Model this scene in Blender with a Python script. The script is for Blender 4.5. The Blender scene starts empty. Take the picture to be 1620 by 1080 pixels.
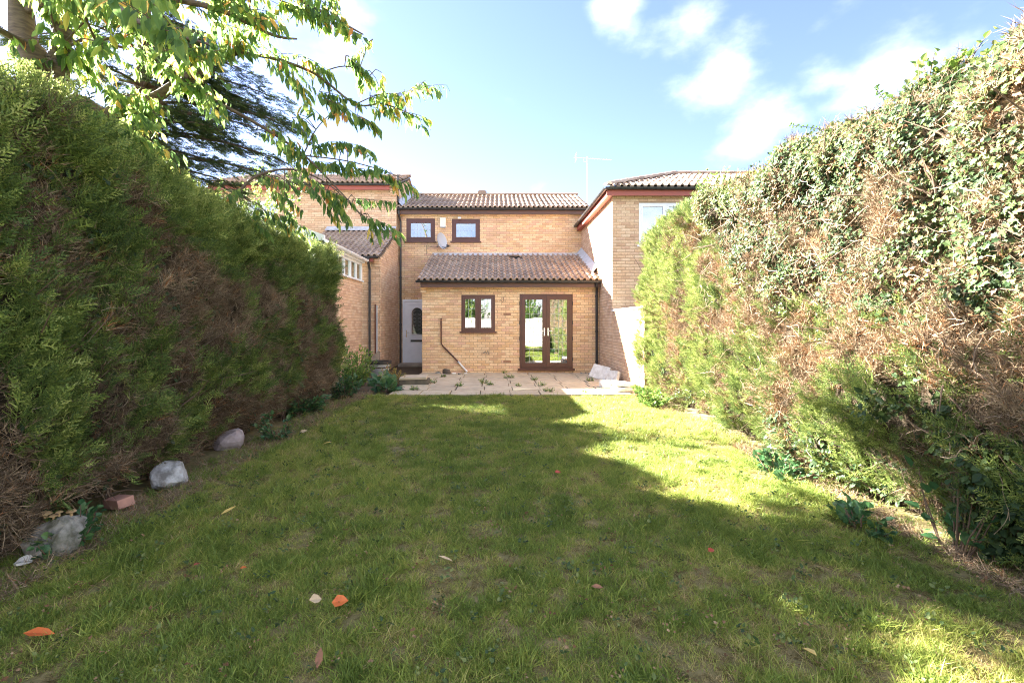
import bpy, bmesh, math, random
import numpy as np
from mathutils import Vector, Matrix, noise
R = math.radians
random.seed(7); rng = np.random.default_rng(7)
scene = bpy.context.scene
C = scene.collection

# ---------------------------------------------------------------- camera, sky, sun, exposure
FPX, CX, CY, EYE = 765.0, 785.0, 512.0, 1.42
cam_d = bpy.data.cameras.new('camera'); cam = bpy.data.objects.new('camera', cam_d); C.objects.link(cam)
cam.location = (0, 0, EYE); cam.rotation_euler = (R(90), 0, 0)
cam_d.lens = 17.0; cam_d.sensor_width = 36.0
cam_d.shift_x = (810 - CX) / 1620; cam_d.shift_y = -(540 - CY) / 1620
cam_d.clip_start = 0.05; cam_d.clip_end = 2000
scene.camera = cam
SUN_DIR = Vector((1.58, -0.926, -1.0)).normalized()          # the way the light travels
ELEV = math.asin(-SUN_DIR.z); AZ = math.atan2(-SUN_DIR.x, -SUN_DIR.y)  # from +Y towards +X
world = bpy.data.worlds.new('World'); scene.world = world; world.use_nodes = True
def build_world():
    nt = world.node_tree; N = nt.nodes; L = nt.links
    for n in list(N): N.remove(n)
    out = N.new('ShaderNodeOutputWorld'); bg = N.new('ShaderNodeBackground'); bg.inputs[1].default_value = 0.06
    sky = N.new('ShaderNodeTexSky'); sky.sky_type = 'NISHITA'; sky.sun_disc = False
    sky.sun_elevation = ELEV; sky.sun_rotation = AZ; sky.air_density = 1.0; sky.dust_density = 0.25; sky.ozone_density = 1.8
    tc = N.new('ShaderNodeTexCoord')
    def M(op, a, b=None, clamp=False):
        n = N.new('ShaderNodeMath'); n.operation = op; n.use_clamp = clamp
        for i, v in enumerate((a, b)):
            if v is None: continue
            if isinstance(v, (int, float)): n.inputs[i].default_value = v
            else: L.new(v, n.inputs[i])
        return n.outputs[0]
    sep = N.new('ShaderNodeSeparateXYZ'); L.new(tc.outputs['Generated'], sep.inputs[0])
    nz = N.new('ShaderNodeTexNoise'); nz.inputs['Scale'].default_value = 5.0; nz.inputs['Detail'].default_value = 8; nz.inputs['Roughness'].default_value = 0.55
    mp = N.new('ShaderNodeMapping'); mp.inputs['Scale'].default_value = (1, 1, 1.7); mp.inputs['Location'].default_value = (0.35, 0.1, 0.2)
    L.new(tc.outputs['Generated'], mp.inputs[0]); L.new(mp.outputs[0], nz.inputs['Vector'])
    total = None
    # clouds seen over the houses: direction (from pixel) and angular radius
    for (px, py, rad, amp) in [(1090, 50, .07, .20), (1140, 112, .08, .21), (1310, 95, .055, .15), (1430, 85, .095, .21), (1550, 50, .085, .19), (1195, 212, .07, .18),
                               (735, 195, .05, .15), (975, 5, .055, .2), (860, 292, .06, .14), (540, 20, .08, .17)]:
        d = Vector(((px - CX) / FPX, 1.0, (CY - py) / FPX)).normalized()
        vd = N.new('ShaderNodeVectorMath'); vd.operation = 'DISTANCE'; L.new(tc.outputs['Generated'], vd.inputs[0]); vd.inputs[1].default_value = d
        g = M('SUBTRACT', 1.0, M('DIVIDE', vd.outputs['Value'], rad * 1.5), clamp=True)
        g = M('MULTIPLY', g, amp * 1.75)
        total = g if total is None else M('MAXIMUM', total, g)
    # open blue between the clouds seen over the houses; denser unseen cloud elsewhere, added as fill light
    vd = N.new('ShaderNodeVectorMath'); vd.operation = 'DISTANCE'; L.new(tc.outputs['Generated'], vd.inputs[0]); vd.inputs[1].default_value = Vector((.0, .92, .40)).normalized()
    clr = N.new('ShaderNodeMapRange'); clr.inputs['From Min'].default_value = .75; clr.inputs['From Max'].default_value = 1.05; clr.inputs['To Min'].default_value = -.13; clr.inputs['To Max'].default_value = .26; L.new(vd.outputs['Value'], clr.inputs['Value'])
    s = M('ADD', M('ADD', nz.outputs['Fac'], total), clr.outputs[0])
    rp = N.new('ShaderNodeMapRange'); rp.interpolation_type = 'SMOOTHSTEP'
    rp.inputs['From Min'].default_value = 0.50; rp.inputs['From Max'].default_value = 1.04; rp.inputs['To Max'].default_value = 0.68
    L.new(s, rp.inputs['Value'])
    up = N.new('ShaderNodeMapRange'); up.inputs['From Min'].default_value = 0.0; up.inputs['From Max'].default_value = 0.1; L.new(sep.outputs['Z'], up.inputs['Value'])
    mx = N.new('ShaderNodeMix'); mx.data_type = 'RGBA'
    L.new(M('MULTIPLY', rp.outputs[0], up.outputs[0]), mx.inputs['Factor']); tn = N.new('ShaderNodeMix'); tn.data_type = 'RGBA'; tn.blend_type = 'MULTIPLY'; tn.inputs['Factor'].default_value = 1.0
    L.new(sky.outputs[0], tn.inputs['A']); tn.inputs['B'].default_value = (.185, .168, .200, 1); L.new(tn.outputs['Result'], mx.inputs['A'])
    n2 = N.new('ShaderNodeTexNoise'); n2.inputs['Scale'].default_value = 11.0; n2.inputs['Detail'].default_value = 5; L.new(mp.outputs[0], n2.inputs['Vector'])
    cr = N.new('ShaderNodeValToRGB'); cr.color_ramp.elements[0].position = .3; cr.color_ramp.elements[0].color = (.68, .69, .72, 1); cr.color_ramp.elements[1].position = .7; cr.color_ramp.elements[1].color = (1, 1, 1, 1); L.new(n2.outputs['Fac'], cr.inputs[0])
    cm = N.new('ShaderNodeVectorMath'); cm.operation = 'SCALE'; cm.inputs['Scale'].default_value = 2.15; L.new(cr.outputs[0], cm.inputs[0]); L.new(cm.outputs[0], mx.inputs['B'])
    L.new(mx.outputs['Result'], bg.inputs[0]); L.new(bg.outputs[0], out.inputs[0])
build_world()
sun_d = bpy.data.lights.new('sun', 'SUN'); sun_d.energy = 2.0; sun_d.angle = R(0.55); sun_d.color = (1.0, 0.93, 0.82)
sun = bpy.data.objects.new('sun', sun_d); C.objects.link(sun); sun.location = (-20, 12, 14)
sun.rotation_euler = SUN_DIR.to_track_quat('-Z', 'Y').to_euler()
vs = scene.view_settings; vs.view_transform = 'Standard'; vs.look = 'None'; vs.gamma = 1.0; vs.use_curve_mapping = False
vs.exposure = 5.25
scene.cycles.use_denoising = True; scene.cycles.use_adaptive_sampling = False; scene.cycles.denoising_prefilter = 'NONE'; scene.cycles.filter_width = 1.05
scene.cycles.max_bounces = 12; scene.cycles.diffuse_bounces = 8; scene.cycles.sample_clamp_indirect = 6.0; scene.cycles.transparent_max_bounces = 8

# ---------------------------------------------------------------- helpers
def P(px, py, Y):                                  # a pixel of the photograph at depth Y
    return Vector(((px - CX) * Y / FPX, Y, EYE - (py - CY) * Y / FPX))
def G(px, py, z=0.0):                              # a pixel on the ground
    Y = FPX * (EYE - z) / (py - CY); return Vector(((px - CX) * Y / FPX, Y, z))
def fbm(p, o=3):
    return noise.fractal(Vector(p), 1.0, 2.0, o)
def nz_arr(pts, scale, seed=0.0, o=2):
    return np.array([noise.fractal((float(p[0]) * scale + seed, float(p[1]) * scale - seed, float(p[2]) * scale + 2 * seed), 1.0, 2.0, o) for p in pts])

class MB:
    def __init__(s): s.v = []; s.f = []; s.t = []
    def add(s, vs, fs, tint=0.0):
        b = len(s.v); s.v.extend([tuple(v) for v in vs]); s.f.extend([tuple(i + b for i in f) for f in fs]); s.t.extend([tint] * len(fs)); return s
    def box(s, x0, x1, y0, y1, z0, z1, tint=0.0):
        v = [(x0,y0,z0),(x1,y0,z0),(x1,y1,z0),(x0,y1,z0),(x0,y0,z1),(x1,y0,z1),(x1,y1,z1),(x0,y1,z1)]
        return s.add(v, [(0,3,2,1),(4,5,6,7),(0,1,5,4),(1,2,6,5),(2,3,7,6),(3,0,4,7)], tint)
    def obox(s, c, ax, hx, ay, hy, az, hz, tint=0.0):
        c = Vector(c); ax, ay, az = Vector(ax)*hx, Vector(ay)*hy, Vector(az)*hz
        v = [c-ax-ay-az, c+ax-ay-az, c+ax+ay-az, c-ax+ay-az, c-ax-ay+az, c+ax-ay+az, c+ax+ay+az, c-ax+ay+az]
        return s.add(v, [(0,3,2,1),(4,5,6,7),(0,1,5,4),(1,2,6,5),(2,3,7,6),(3,0,4,7)], tint)
    def tube(s, pts, rad, n=8, cap=True, tint=0.0):
        pts = [Vector(p) for p in pts]; rs = rad if hasattr(rad, '__len__') else [rad]*len(pts)
        rings = []; up = Vector((0.13, 0.21, 1)).normalized()
        for i, p in enumerate(pts):
            t = (pts[min(i+1, len(pts)-1)] - pts[max(i-1, 0)])
            t = t.normalized() if t.length > 1e-9 else Vector((0,0,1))
            a = t.cross(up)
            if a.length < 1e-3: a = t.cross(Vector((1,0,0)))
            a.normalize(); b = t.cross(a); up = b * -1 if False else up
            rings.append([p + (a*math.cos(2*math.pi*k/n) + b*math.sin(2*math.pi*k/n))*rs[i] for k in range(n)])
        vs = [v for r in rings for v in r]; fs = []
        for i in range(len(rings)-1):
            for k in range(n):
                fs.append((i*n+k, i*n+(k+1)%n, (i+1)*n+(k+1)%n, (i+1)*n+k))
        if cap: fs.append(tuple(range(n-1, -1, -1))); fs.append(tuple((len(rings)-1)*n+k for k in range(n)))
        return s.add(vs, fs, tint)
    def mesh(s, name, mat=None, smooth=False):
        me = bpy.data.meshes.new(name); me.from_pydata(s.v, [], s.f)
        if any(s.t):
            a = me.attributes.new('tint', 'FLOAT', 'FACE'); a.data.foreach_set('value', np.array(s.t, dtype=np.float32))
        if mat: me.materials.append(mat)
        if smooth: me.polygons.foreach_set('use_smooth', [True]*len(s.f))
        me.update(); return me
    def build(s, name, mat, parent=None, smooth=False, kind=None, label=None):
        return link(name, s.mesh(name, mat, smooth), parent, kind, label)
def pinv(o, parent):
    o.parent = parent
    if parent is not None and parent.type == 'EMPTY':
        o.matrix_parent_inverse = Matrix.LocRotScale(parent.location, parent.rotation_euler, None).inverted()
def link(name, me, parent=None, kind=None, label=None):
    o = bpy.data.objects.new(name, me); C.objects.link(o)
    if parent is not None: pinv(o, parent)
    if kind: o['kind'] = kind
    if label: o['label'] = label
    return o
def thing(name, label, cat, loc=(0,0,0), group=None):
    o = bpy.data.objects.new(name, None); C.objects.link(o); o.location = loc; o.empty_display_size = 0.2
    return tag(o, label, cat, group)
def tag(o, label, cat, group=None):
    o['label'] = label; o['category'] = cat
    if group: o['group'] = group
    return o

# ---------------------------------------------------------------- materials
def nodes_of(name):
    m = bpy.data.materials.new(name); m.use_nodes = True; nt = m.node_tree
    return m, nt, nt.nodes['Principled BSDF'], nt.nodes['Material Output']
def mixrgb(nt, fac, a, b):
    n = nt.nodes.new('ShaderNodeMix'); n.data_type = 'RGBA'
    for sock, v in ((n.inputs['Factor'], fac), (n.inputs['A'], a), (n.inputs['B'], b)):
        if isinstance(v, (int, float)): sock.default_value = v
        elif isinstance(v, (tuple, list)): sock.default_value = tuple(v)[:3] + (1,)
        else: nt.links.new(v, sock)
    return n.outputs['Result']
def mth(nt, op, a, b=0.0, clamp=False):
    n = nt.nodes.new('ShaderNodeMath'); n.operation = op; n.use_clamp = clamp
    for i, v in enumerate((a, b)):
        if isinstance(v, (int, float)): n.inputs[i].default_value = v
        else: nt.links.new(v, n.inputs[i])
    return n.outputs[0]
def noise_n(nt, scale, detail=4, rough=0.55, coord='Object', stretch=None):
    tc = nt.nodes.new('ShaderNodeTexCoord'); n = nt.nodes.new('ShaderNodeTexNoise')
    n.inputs['Scale'].default_value = scale; n.inputs['Detail'].default_value = detail; n.inputs['Roughness'].default_value = rough
    src = tc.outputs[coord] if coord != 'World' else nt.nodes.new('ShaderNodeNewGeometry').outputs['Position']
    if stretch:
        mp = nt.nodes.new('ShaderNodeMapping'); mp.inputs['Scale'].default_value = stretch
        nt.links.new(src, mp.inputs[0]); src = mp.outputs[0]
    nt.links.new(src, n.inputs['Vector']); return n.outputs['Fac']
def ramp(nt, fac, stops):
    r = nt.nodes.new('ShaderNodeValToRGB'); e = r.color_ramp.elements
    while len(e) < len(stops): e.new(0.5)
    for i, (p, c) in enumerate(stops): e[i].position = p; e[i].color = tuple(c)[:3] + (1,)
    nt.links.new(fac, r.inputs[0]); return r.outputs[0]
def contrast(nt, f, lo, hi):
    n = nt.nodes.new('ShaderNodeMapRange'); n.inputs['From Min'].default_value = lo; n.inputs['From Max'].default_value = hi
    nt.links.new(f, n.inputs['Value']); return n.outputs[0]
def bump(nt, b, h, strength=0.4, dist=0.01):
    n = nt.nodes.new('ShaderNodeBump'); n.inputs['Strength'].default_value = strength; n.inputs['Distance'].default_value = dist
    nt.links.new(h, n.inputs['Height']); nt.links.new(n.outputs[0], b.inputs['Normal'])
def pmat(name, c1, c2=None, scale=6, rough=0.7, bmp=0.0, bdist=0.01, metal=0.0, stretch=None, coord='World', lo=.35, hi=.65, detail=5):
    m, nt, b, o = nodes_of(name)
    b.inputs['Roughness'].default_value = rough; b.inputs['Metallic'].default_value = metal
    b.inputs['Base Color'].default_value = tuple(c1) + (1,)
    if c2:
        f = noise_n(nt, scale, detail, coord=coord, stretch=stretch)
        nt.links.new(mixrgb(nt, contrast(nt, f, lo, hi), c1, c2), b.inputs['Base Color'])
        if bmp: bump(nt, b, f, bmp, bdist)
    return m
def tint_node(nt, kind):
    a = nt.nodes.new('ShaderNodeAttribute'); a.attribute_name = 'tint'; a.attribute_type = kind
    return a.outputs['Fac']
def leaf_mat(name, stops, kind='GEOMETRY', trans=0.35, rough=0.5, spec=0.35, tcol=None, objrand=False):
    m, nt, b, o = nodes_of(name)
    f = tint_node(nt, kind)
    if kind == 'INSTANCER':                           # every blade of a spray differs a little
        q = nt.nodes.new('ShaderNodeAttribute'); q.attribute_name = 'blade'; q.attribute_type = 'GEOMETRY'
        f = mth(nt, 'ADD', f, mth(nt, 'MULTIPLY', mth(nt, 'SUBTRACT', q.outputs['Fac'], .5), .55), True)
    if objrand:
        oi = nt.nodes.new('ShaderNodeObjectInfo'); f = mth(nt, 'FRACT', mth(nt, 'ADD', f, oi.outputs['Random']))
    col = ramp(nt, f, stops); nt.links.new(col, b.inputs['Base Color'])
    b.inputs['Roughness'].default_value = rough; b.inputs['Specular IOR Level'].default_value = spec
    if trans > 0:
        t = nt.nodes.new('ShaderNodeBsdfTranslucent')
        hs = nt.nodes.new('ShaderNodeHueSaturation'); hs.inputs['Hue'].default_value = 0.485; hs.inputs['Saturation'].default_value = .92; hs.inputs['Value'].default_value = 1.8
        nt.links.new(col, hs.inputs['Color']); nt.links.new(hs.outputs[0], t.inputs[0])
        ms = nt.nodes.new('ShaderNodeMixShader'); ms.inputs[0].default_value = trans
        nt.links.new(b.outputs[0], ms.inputs[1]); nt.links.new(t.outputs[0], ms.inputs[2]); nt.links.new(ms.outputs[0], o.inputs[0])
    return m
def brick_mat(name, stops):
    m, nt, b, o = nodes_of(name)
    oi = nt.nodes.new('ShaderNodeObjectInfo')
    f = mth(nt, 'FRACT', mth(nt, 'ADD', tint_node(nt, 'GEOMETRY'), oi.outputs['Random']))
    col = ramp(nt, f, stops)
    n1 = noise_n(nt, 30, 5, coord='World'); n2 = noise_n(nt, 1.3, 3, coord='World')
    col = mixrgb(nt, mth(nt, 'MULTIPLY', contrast(nt, n1, .40, .72), .35), col, (.22, .13, .075))
    col = mixrgb(nt, mth(nt, 'MULTIPLY', contrast(nt, n2, .48, .75), .30), col, (.34, .22, .14))
    nt.links.new(col, b.inputs['Base Color']); b.inputs['Roughness'].default_value = 0.9
    bump(nt, b, n1, .5, .004); return m
def glass_mat(name, refl=0.35, tint=(.75, .82, .82)):
    m, nt, b, o = nodes_of(name)
    t = nt.nodes.new('ShaderNodeBsdfTransparent'); t.inputs[0].default_value = tint + (1,)
    g = nt.nodes.new('ShaderNodeBsdfGlossy'); g.inputs['Roughness'].default_value = 0.015; g.inputs[0].default_value = (.95, .97, 1, 1)
    n = noise_n(nt, 1.6, 1, coord='World'); bp = nt.nodes.new('ShaderNodeBump'); bp.inputs['Strength'].default_value = .06; bp.inputs['Distance'].default_value = .05
    nt.links.new(n, bp.inputs['Height']); nt.links.new(bp.outputs[0], g.inputs['Normal'])
    ms = nt.nodes.new('ShaderNodeMixShader'); ms.inputs[0].default_value = refl
    nt.links.new(t.outputs[0], ms.inputs[1]); nt.links.new(g.outputs[0], ms.inputs[2]); nt.links.new(ms.outputs[0], o.inputs[0]); return m

BUFF = [(0, (.70,.45,.24)), (.25, (.79,.55,.32)), (.5, (.81,.61,.39)), (.7, (.74,.49,.30)), (.85, (.71,.45,.32)), (1, (.61,.39,.22))]
M_brick = brick_mat('buff_brick', BUFF)
M_brick_pink = brick_mat('pink_buff_brick', [(0, (.62,.40,.25)), (.3, (.68,.47,.31)), (.6, (.71,.52,.36)), (.85, (.58,.37,.25)), (1, (.53,.34,.21))])
M_mortar = pmat('mortar', (.32,.215,.13), (.40,.29,.19), 9, .95, .5, .004)
M_air = pmat('air_brick_clay', (.45,.24,.14), (.38,.2,.12), 40, .9)
M_tile = None
def tile_mat():
    m, nt, b, o = nodes_of('concrete_roof_tile')
    oi = nt.nodes.new('ShaderNodeObjectInfo')
    f = mth(nt, 'FRACT', mth(nt, 'ADD', tint_node(nt, 'GEOMETRY'), oi.outputs['Random']))
    col = ramp(nt, f, [(0, (.24,.17,.13)), (.4, (.31,.225,.175)), (.7, (.37,.285,.225)), (1, (.27,.195,.15))])
    n1 = noise_n(nt, 14, 6, coord='World'); n2 = noise_n(nt, 60, 3, coord='World')
    col = mixrgb(nt, mth(nt, 'MULTIPLY', contrast(nt, n1, .5, .7), .5), col, (.36,.31,.24))
    col = mixrgb(nt, mth(nt, 'MULTIPLY', contrast(nt, n2, .55, .75), .4), col, (.10,.085,.07))
    nt.links.new(col, b.inputs['Base Color']); b.inputs['Roughness'].default_value = .85; bump(nt, b, n2, .4, .004); return m
M_tile = tile_mat()
M_felt = pmat('roof_underlay', (.09,.07,.06))
M_lead = pmat('lead_flashing', (.38,.40,.44), (.50,.53,.58), 7, .55, .2, .01)
M_black = pmat('black_plastic', (.018,.018,.02), (.035,.035,.037), 8, .38)
M_brown = pmat('brown_upvc', (.075,.022,.014), (.09,.028,.018), 5, .35)
M_fascia = pmat('brown_fascia_paint', (.12,.06,.045), (.085,.05,.042), 3, .6, stretch=(1, 1, 8))
M_redfascia = pmat('red_fascia_paint', (.36,.085,.06), (.30,.085,.065), 3, .55, stretch=(1, 1, 8))
M_white = pmat('white_upvc', (.78,.79,.80), (.70,.71,.72), 5, .35)
M_doorwhite = pmat('grey_white_door', (.78,.80,.86), (.72,.74,.80), 4, .4)
M_leadstrip = pmat('lead_strip', (.42,.44,.46), rough=.5)
M_chrome = pmat('bright_metal', (.8,.8,.8), rough=.25, metal=1.0)
M_glass = glass_mat('window_glass', .34, (.6, .66, .66))
M_glass_dark = glass_mat('dark_glass', .12, (.25, .27, .25))
M_room = pmat('room_plaster', (.42,.43,.40), (.38,.39,.36), 2, .9)
M_roomfloor = pmat('room_carpet', (.25,.22,.18), (.2,.18,.15), 8, .95)
M_slab = None
def slab_mat():
    m, nt, b, o = nodes_of('concrete_paving')
    oi = nt.nodes.new('ShaderNodeObjectInfo')
    col = ramp(nt, oi.outputs['Random'], [(0, (.42,.345,.25)), (.5, (.49,.41,.30)), (1, (.45,.37,.275))])
    n1 = noise_n(nt, 5, 6, coord='World'); n2 = noise_n(nt, 45, 4, coord='World')
    col = mixrgb(nt, mth(nt, 'MULTIPLY', contrast(nt, n1, .45, .68), .5), col, (.25,.205,.14))
    col = mixrgb(nt, mth(nt, 'MULTIPLY', contrast(nt, n2, .5, .75), .35), col, (.25,.22,.17))
    nt.links.new(col, b.inputs['Base Color']); b.inputs['Roughness'].default_value = .9; bump(nt, b, n2, .4, .004); return m
M_slab = slab_mat()
M_soil = pmat('garden_soil', (.055,.038,.022), (.10,.07,.04), 11, .97, .8, .03)
M_lawnsoil = pmat('lawn_thatch', (.13,.115,.040), (.22,.175,.075), 9, .97, .8, .02)
M_ground = pmat('ground_earth', (.09,.085,.05), (.07,.09,.035), .6, .97)
M_bark = pmat('cherry_bark', (.16,.115,.085), (.075,.052,.042), 9, .8, .8, .01, stretch=(1, 1, 5))
M_twig = pmat('brown_twig', (.15,.10,.065), (.09,.06,.04), 12, .85)
M_bark2 = pmat('conifer_bark', (.15,.09,.065), (.09,.055,.04), 8, .9, .8, .01, stretch=(2, 2, .5))
M_vine = pmat('dry_vine', (.33,.25,.175), (.19,.13,.09), 7, .85)
M_stem = pmat('hedge_stem', (.19,.12,.085), (.10,.065,.045), 9, .9, .7, .01, stretch=(2, 2, .4))
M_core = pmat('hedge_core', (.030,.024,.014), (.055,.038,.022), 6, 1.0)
M_rock = pmat('pale_limestone', (.50,.51,.53), (.17,.165,.16), 13, .85, .9, .02)
M_rock2 = pmat('grey_stone', (.30,.29,.265), (.085,.085,.06), 15, .9, .9, .02)
M_whitestone = pmat('white_stone', (.74,.73,.70), (.56,.53,.48), 9, .85, .7, .01)
M_pinkbrick = pmat('loose_pink_brick', (.52,.28,.21), (.42,.22,.17), 14, .9, .6, .006)
M_concrete = pmat('weathered_concrete', (.36,.31,.25), (.24,.20,.16), 6, .9, .6, .006)
M_dish = pmat('grey_dish', (.42,.45,.50), rough=.45)
M_steel = pmat('galvanised_steel', (.45,.46,.47), rough=.4, metal=.8)
M_cream = pmat('cream_plastic', (.72,.69,.58), (.66,.63,.53), 6, .5)
M_fence = pmat('pale_fence_board', (.52,.50,.46), (.42,.40,.36), 5, .85, stretch=(4, 4, .5))
M_pot = pmat('pale_grey_tub', (.45,.48,.52), (.36,.38,.42), 4, .5)

# ---------------------------------------------------------------- ground
def sheet(name, x0, x1, y0, y1, z, nx, ny, mat, amp=0.0, scale=1.0, parent=None):
    xs = np.linspace(x0, x1, nx+1); ys = np.linspace(y0, y1, ny+1); v = []; f = []
    for j in ys:
        for i in xs: v.append((i, j, z + (amp*fbm((i*scale, j*scale, 3.1), 3) if amp else 0)))
    for j in range(ny):
        for i in range(nx): a = j*(nx+1)+i; f.append((a, a+1, a+nx+2, a+nx+1))
    mb = MB(); mb.add(v, f); return mb.build(name, mat, parent, smooth=True)
o = sheet('ground', -150, 150, -150, 150, -0.06, 4, 4, M_ground); o['kind'] = 'structure'
o = sheet('lawn', -3.9, 3.6, -3.6, 9.62, -0.005, 60, 100, M_lawnsoil, .025, 1.6); o['kind'] = 'structure'
PAT_Y0, PAT_Y1 = 9.42, 13.74
o = sheet('soil_bed', -3.8, 3.1, 9.60, 16.55, -0.012, 20, 20, M_soil, .010, 2.0); o['kind'] = 'structure'

# patio slabs
patio = sheet('patio', -2.1, 2.88, 9.50, 13.745, 0.004, 8, 8, M_soil); patio['kind'] = 'structure'
def slab_mesh(w, d, h=.045):
    mb = MB(); e = .006
    v = [(-w/2,-d/2,0),(w/2,-d/2,0),(w/2,d/2,0),(-w/2,d/2,0),(-w/2,-d/2,h-e),(w/2,-d/2,h-e),(w/2,d/2,h-e),(-w/2,d/2,h-e),(-w/2+e,-d/2+e,h),(w/2-e,-d/2+e,h),(w/2-e,d/2-e,h),(-w/2+e,d/2-e,h)]
    f = [(0,1,5,4),(1,2,6,5),(2,3,7,6),(3,0,4,7),(4,5,9,8),(5,6,10,9),(6,7,11,10),(7,4,8,11),(8,9,10,11)]
    return mb.add(v, f).mesh('paving_slab', M_slab)
SM = slab_mesh(.582, .582)
for r in range(7):
    for c in range(8):
        x = -1.80 + c*.6 + (0.04 if r % 2 else -0.02); y = 9.80 + r*.605
        if x + .29 > 2.85: continue
        if c == 0 and r in (2, 3): pass
        o = link('paving_slab', SM, patio)
        o.location = (x + random.uniform(-.008, .008), y + random.uniform(-.008, .008), -.010 + random.uniform(-.004, .004))
        o.rotation_euler = (R(random.uniform(-.25, .25)), R(random.uniform(-.25, .25)), R(random.uniform(-.6, .6)))

# ---------------------------------------------------------------- brickwork
BL, BH, J = .215, .065, .010
class BrickSet:
    """collects the bricks of one building; the largest-showing full bricks become objects, the rest one joined part"""
    def __init__(s, mat): s.mat = mat; s.items = []
    def wall(s, part, O, U, Nn, width, top, openings=(), region=None, z0=0.0, proud=.007):
        O = Vector(O); U = Vector(U); Nn = Vector(Nn); row = 0; z = z0 + .005
        topf = top if callable(top) else (lambda u: top)
        tmax = max(topf(0), topf(width), topf(width/2))
        while z + BH*0.6 < tmax:
            off = (row % 2) * (BL+J)/2; u = -off
            while u < width:
                a, b = max(u, 0.0), min(u + BL, width)
                segs = [(a, b)]
                for (u0, u1, q0, q1) in openings:
                    if z + BH > q0 + .02 and z < q1 - .02:
                        new = []
                        for (p, q) in segs:
                            if q <= u0 or p >= u1: new.append((p, q)); continue
                            if p < u0 - .02: new.append((p, u0))
                            if q > u1 + .02: new.append((u1, q))
                        segs = new
                for (p, q) in segs:
                    if q - p < .03: continue
                    m = (p+q)/2
                    if z + BH > topf(p) + .03 or z + BH > topf(q) + .03: continue
                    if region and not region(m, z): continue
                    s.items.append((part, O + U*m + Vector((0, 0, z + BH/2)), U, Nn, q-p, proud + random.uniform(-.002, .0022)))
                u += BL + J
            z += BH + J; row += 1
    def brick_verts(s, L, pr):
        x = L/2; zz = BH/2; e = .004
        v = [(-x,-pr+e,-zz),(x,-pr+e,-zz),(x,-pr+e,zz),(-x,-pr+e,zz),(-x,.02,-zz),(x,.02,-zz),(x,.02,zz),(-x,.02,zz),(-x+e,-pr,-zz+e),(x-e,-pr,-zz+e),(x-e,-pr,zz-e),(-x+e,-pr,zz-e)]
        f = [(8,9,10,11),(0,1,9,8),(1,2,10,9),(2,3,11,10),(3,0,8,11),(0,4,5,1),(1,5,6,2),(2,6,7,3),(3,7,4,0)]
        return v, f
    def finish(s, house, limit=300):
        shared = MB().add(*s.brick_verts(BL, .0075)).mesh('brick', s.mat)
        cand = []
        for i, it in enumerate(s.items):
            if abs(it[4] - BL) > 1e-4: continue
            d = Vector((0, 0, EYE)) - it[1]; dist = d.length
            face = it[3].dot(d) / dist
            if face <= 0: continue
            cand.append((-face / dist**2, i))
        cand.sort(); pick = set(i for _, i in cand[:limit])
        rest = MB()
        for i, (part, c, U, Nn, L, pr) in enumerate(s.items):
            rot = Matrix((U, -Nn, Vector((0,0,1)))).transposed()
            if i in pick:
                o = link('brick', shared, part)
                o.matrix_basis = Matrix.Translation(c) @ rot.to_4x4() @ Matrix.Rotation(R(random.uniform(-.25, .25)), 4, 'Y')
            else:
                v, f = s.brick_verts(L, pr)
                rest.add([c + rot @ Vector(p) for p in v], f, random.random())
        if rest.v: rest.build('further_bricks', s.mat, house, kind='stuff')

def core(name, parent, O, U, Nn, width, z0, z1, openings=(), thick=.2, mat=None):
    """mortar body of a straight wall with openings, standing behind the brick faces"""
    O = Vector(O); U = Vector(U); Nn = Vector(Nn); mb = MB()
    us = sorted({0.0, width, *[o[0] for o in openings], *[o[1] for o in openings]}); zs = sorted({z0, z1, *[o[2] for o in openings], *[o[3] for o in openings]})
    for zi in range(len(zs)-1):
        run = None
        for ui in range(len(us)-1):
            um, zm = (us[ui]+us[ui+1])/2, (zs[zi]+zs[zi+1])/2
            solid = not any(o[0] < um < o[1] and o[2] < zm < o[3] for o in openings)
            if solid:
                run = (run[0], us[ui+1]) if run else (us[ui], us[ui+1])
            if run and (not solid or ui == len(us)-2):
                c = O + U*((run[0]+run[1])/2) - Nn*(thick/2) + Vector((0, 0, (zs[zi]+zs[zi+1])/2))
                mb.obox(c, U, (run[1]-run[0])/2, Nn, thick/2, (0,0,1), (zs[zi+1]-zs[zi])/2); run = None
    return mb.build(name, mat or M_mortar, parent)
def core_poly(name, parent, O, U, Nn, poly, thick=.2, mat=None):
    O = Vector(O); U = Vector(U); Nn = Vector(Nn); n = len(poly)
    a = [O + U*u + Vector((0,0,z)) for u, z in poly]; b = [p - Nn*thick for p in a]
    f = [tuple(range(n)), tuple(range(2*n-1, n-1, -1))] + [(i, i+n, (i+1)%n+n, (i+1)%n) for i in range(n)]
    return MB().add(a+b, f).build(name, mat or M_mortar, parent)

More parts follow.
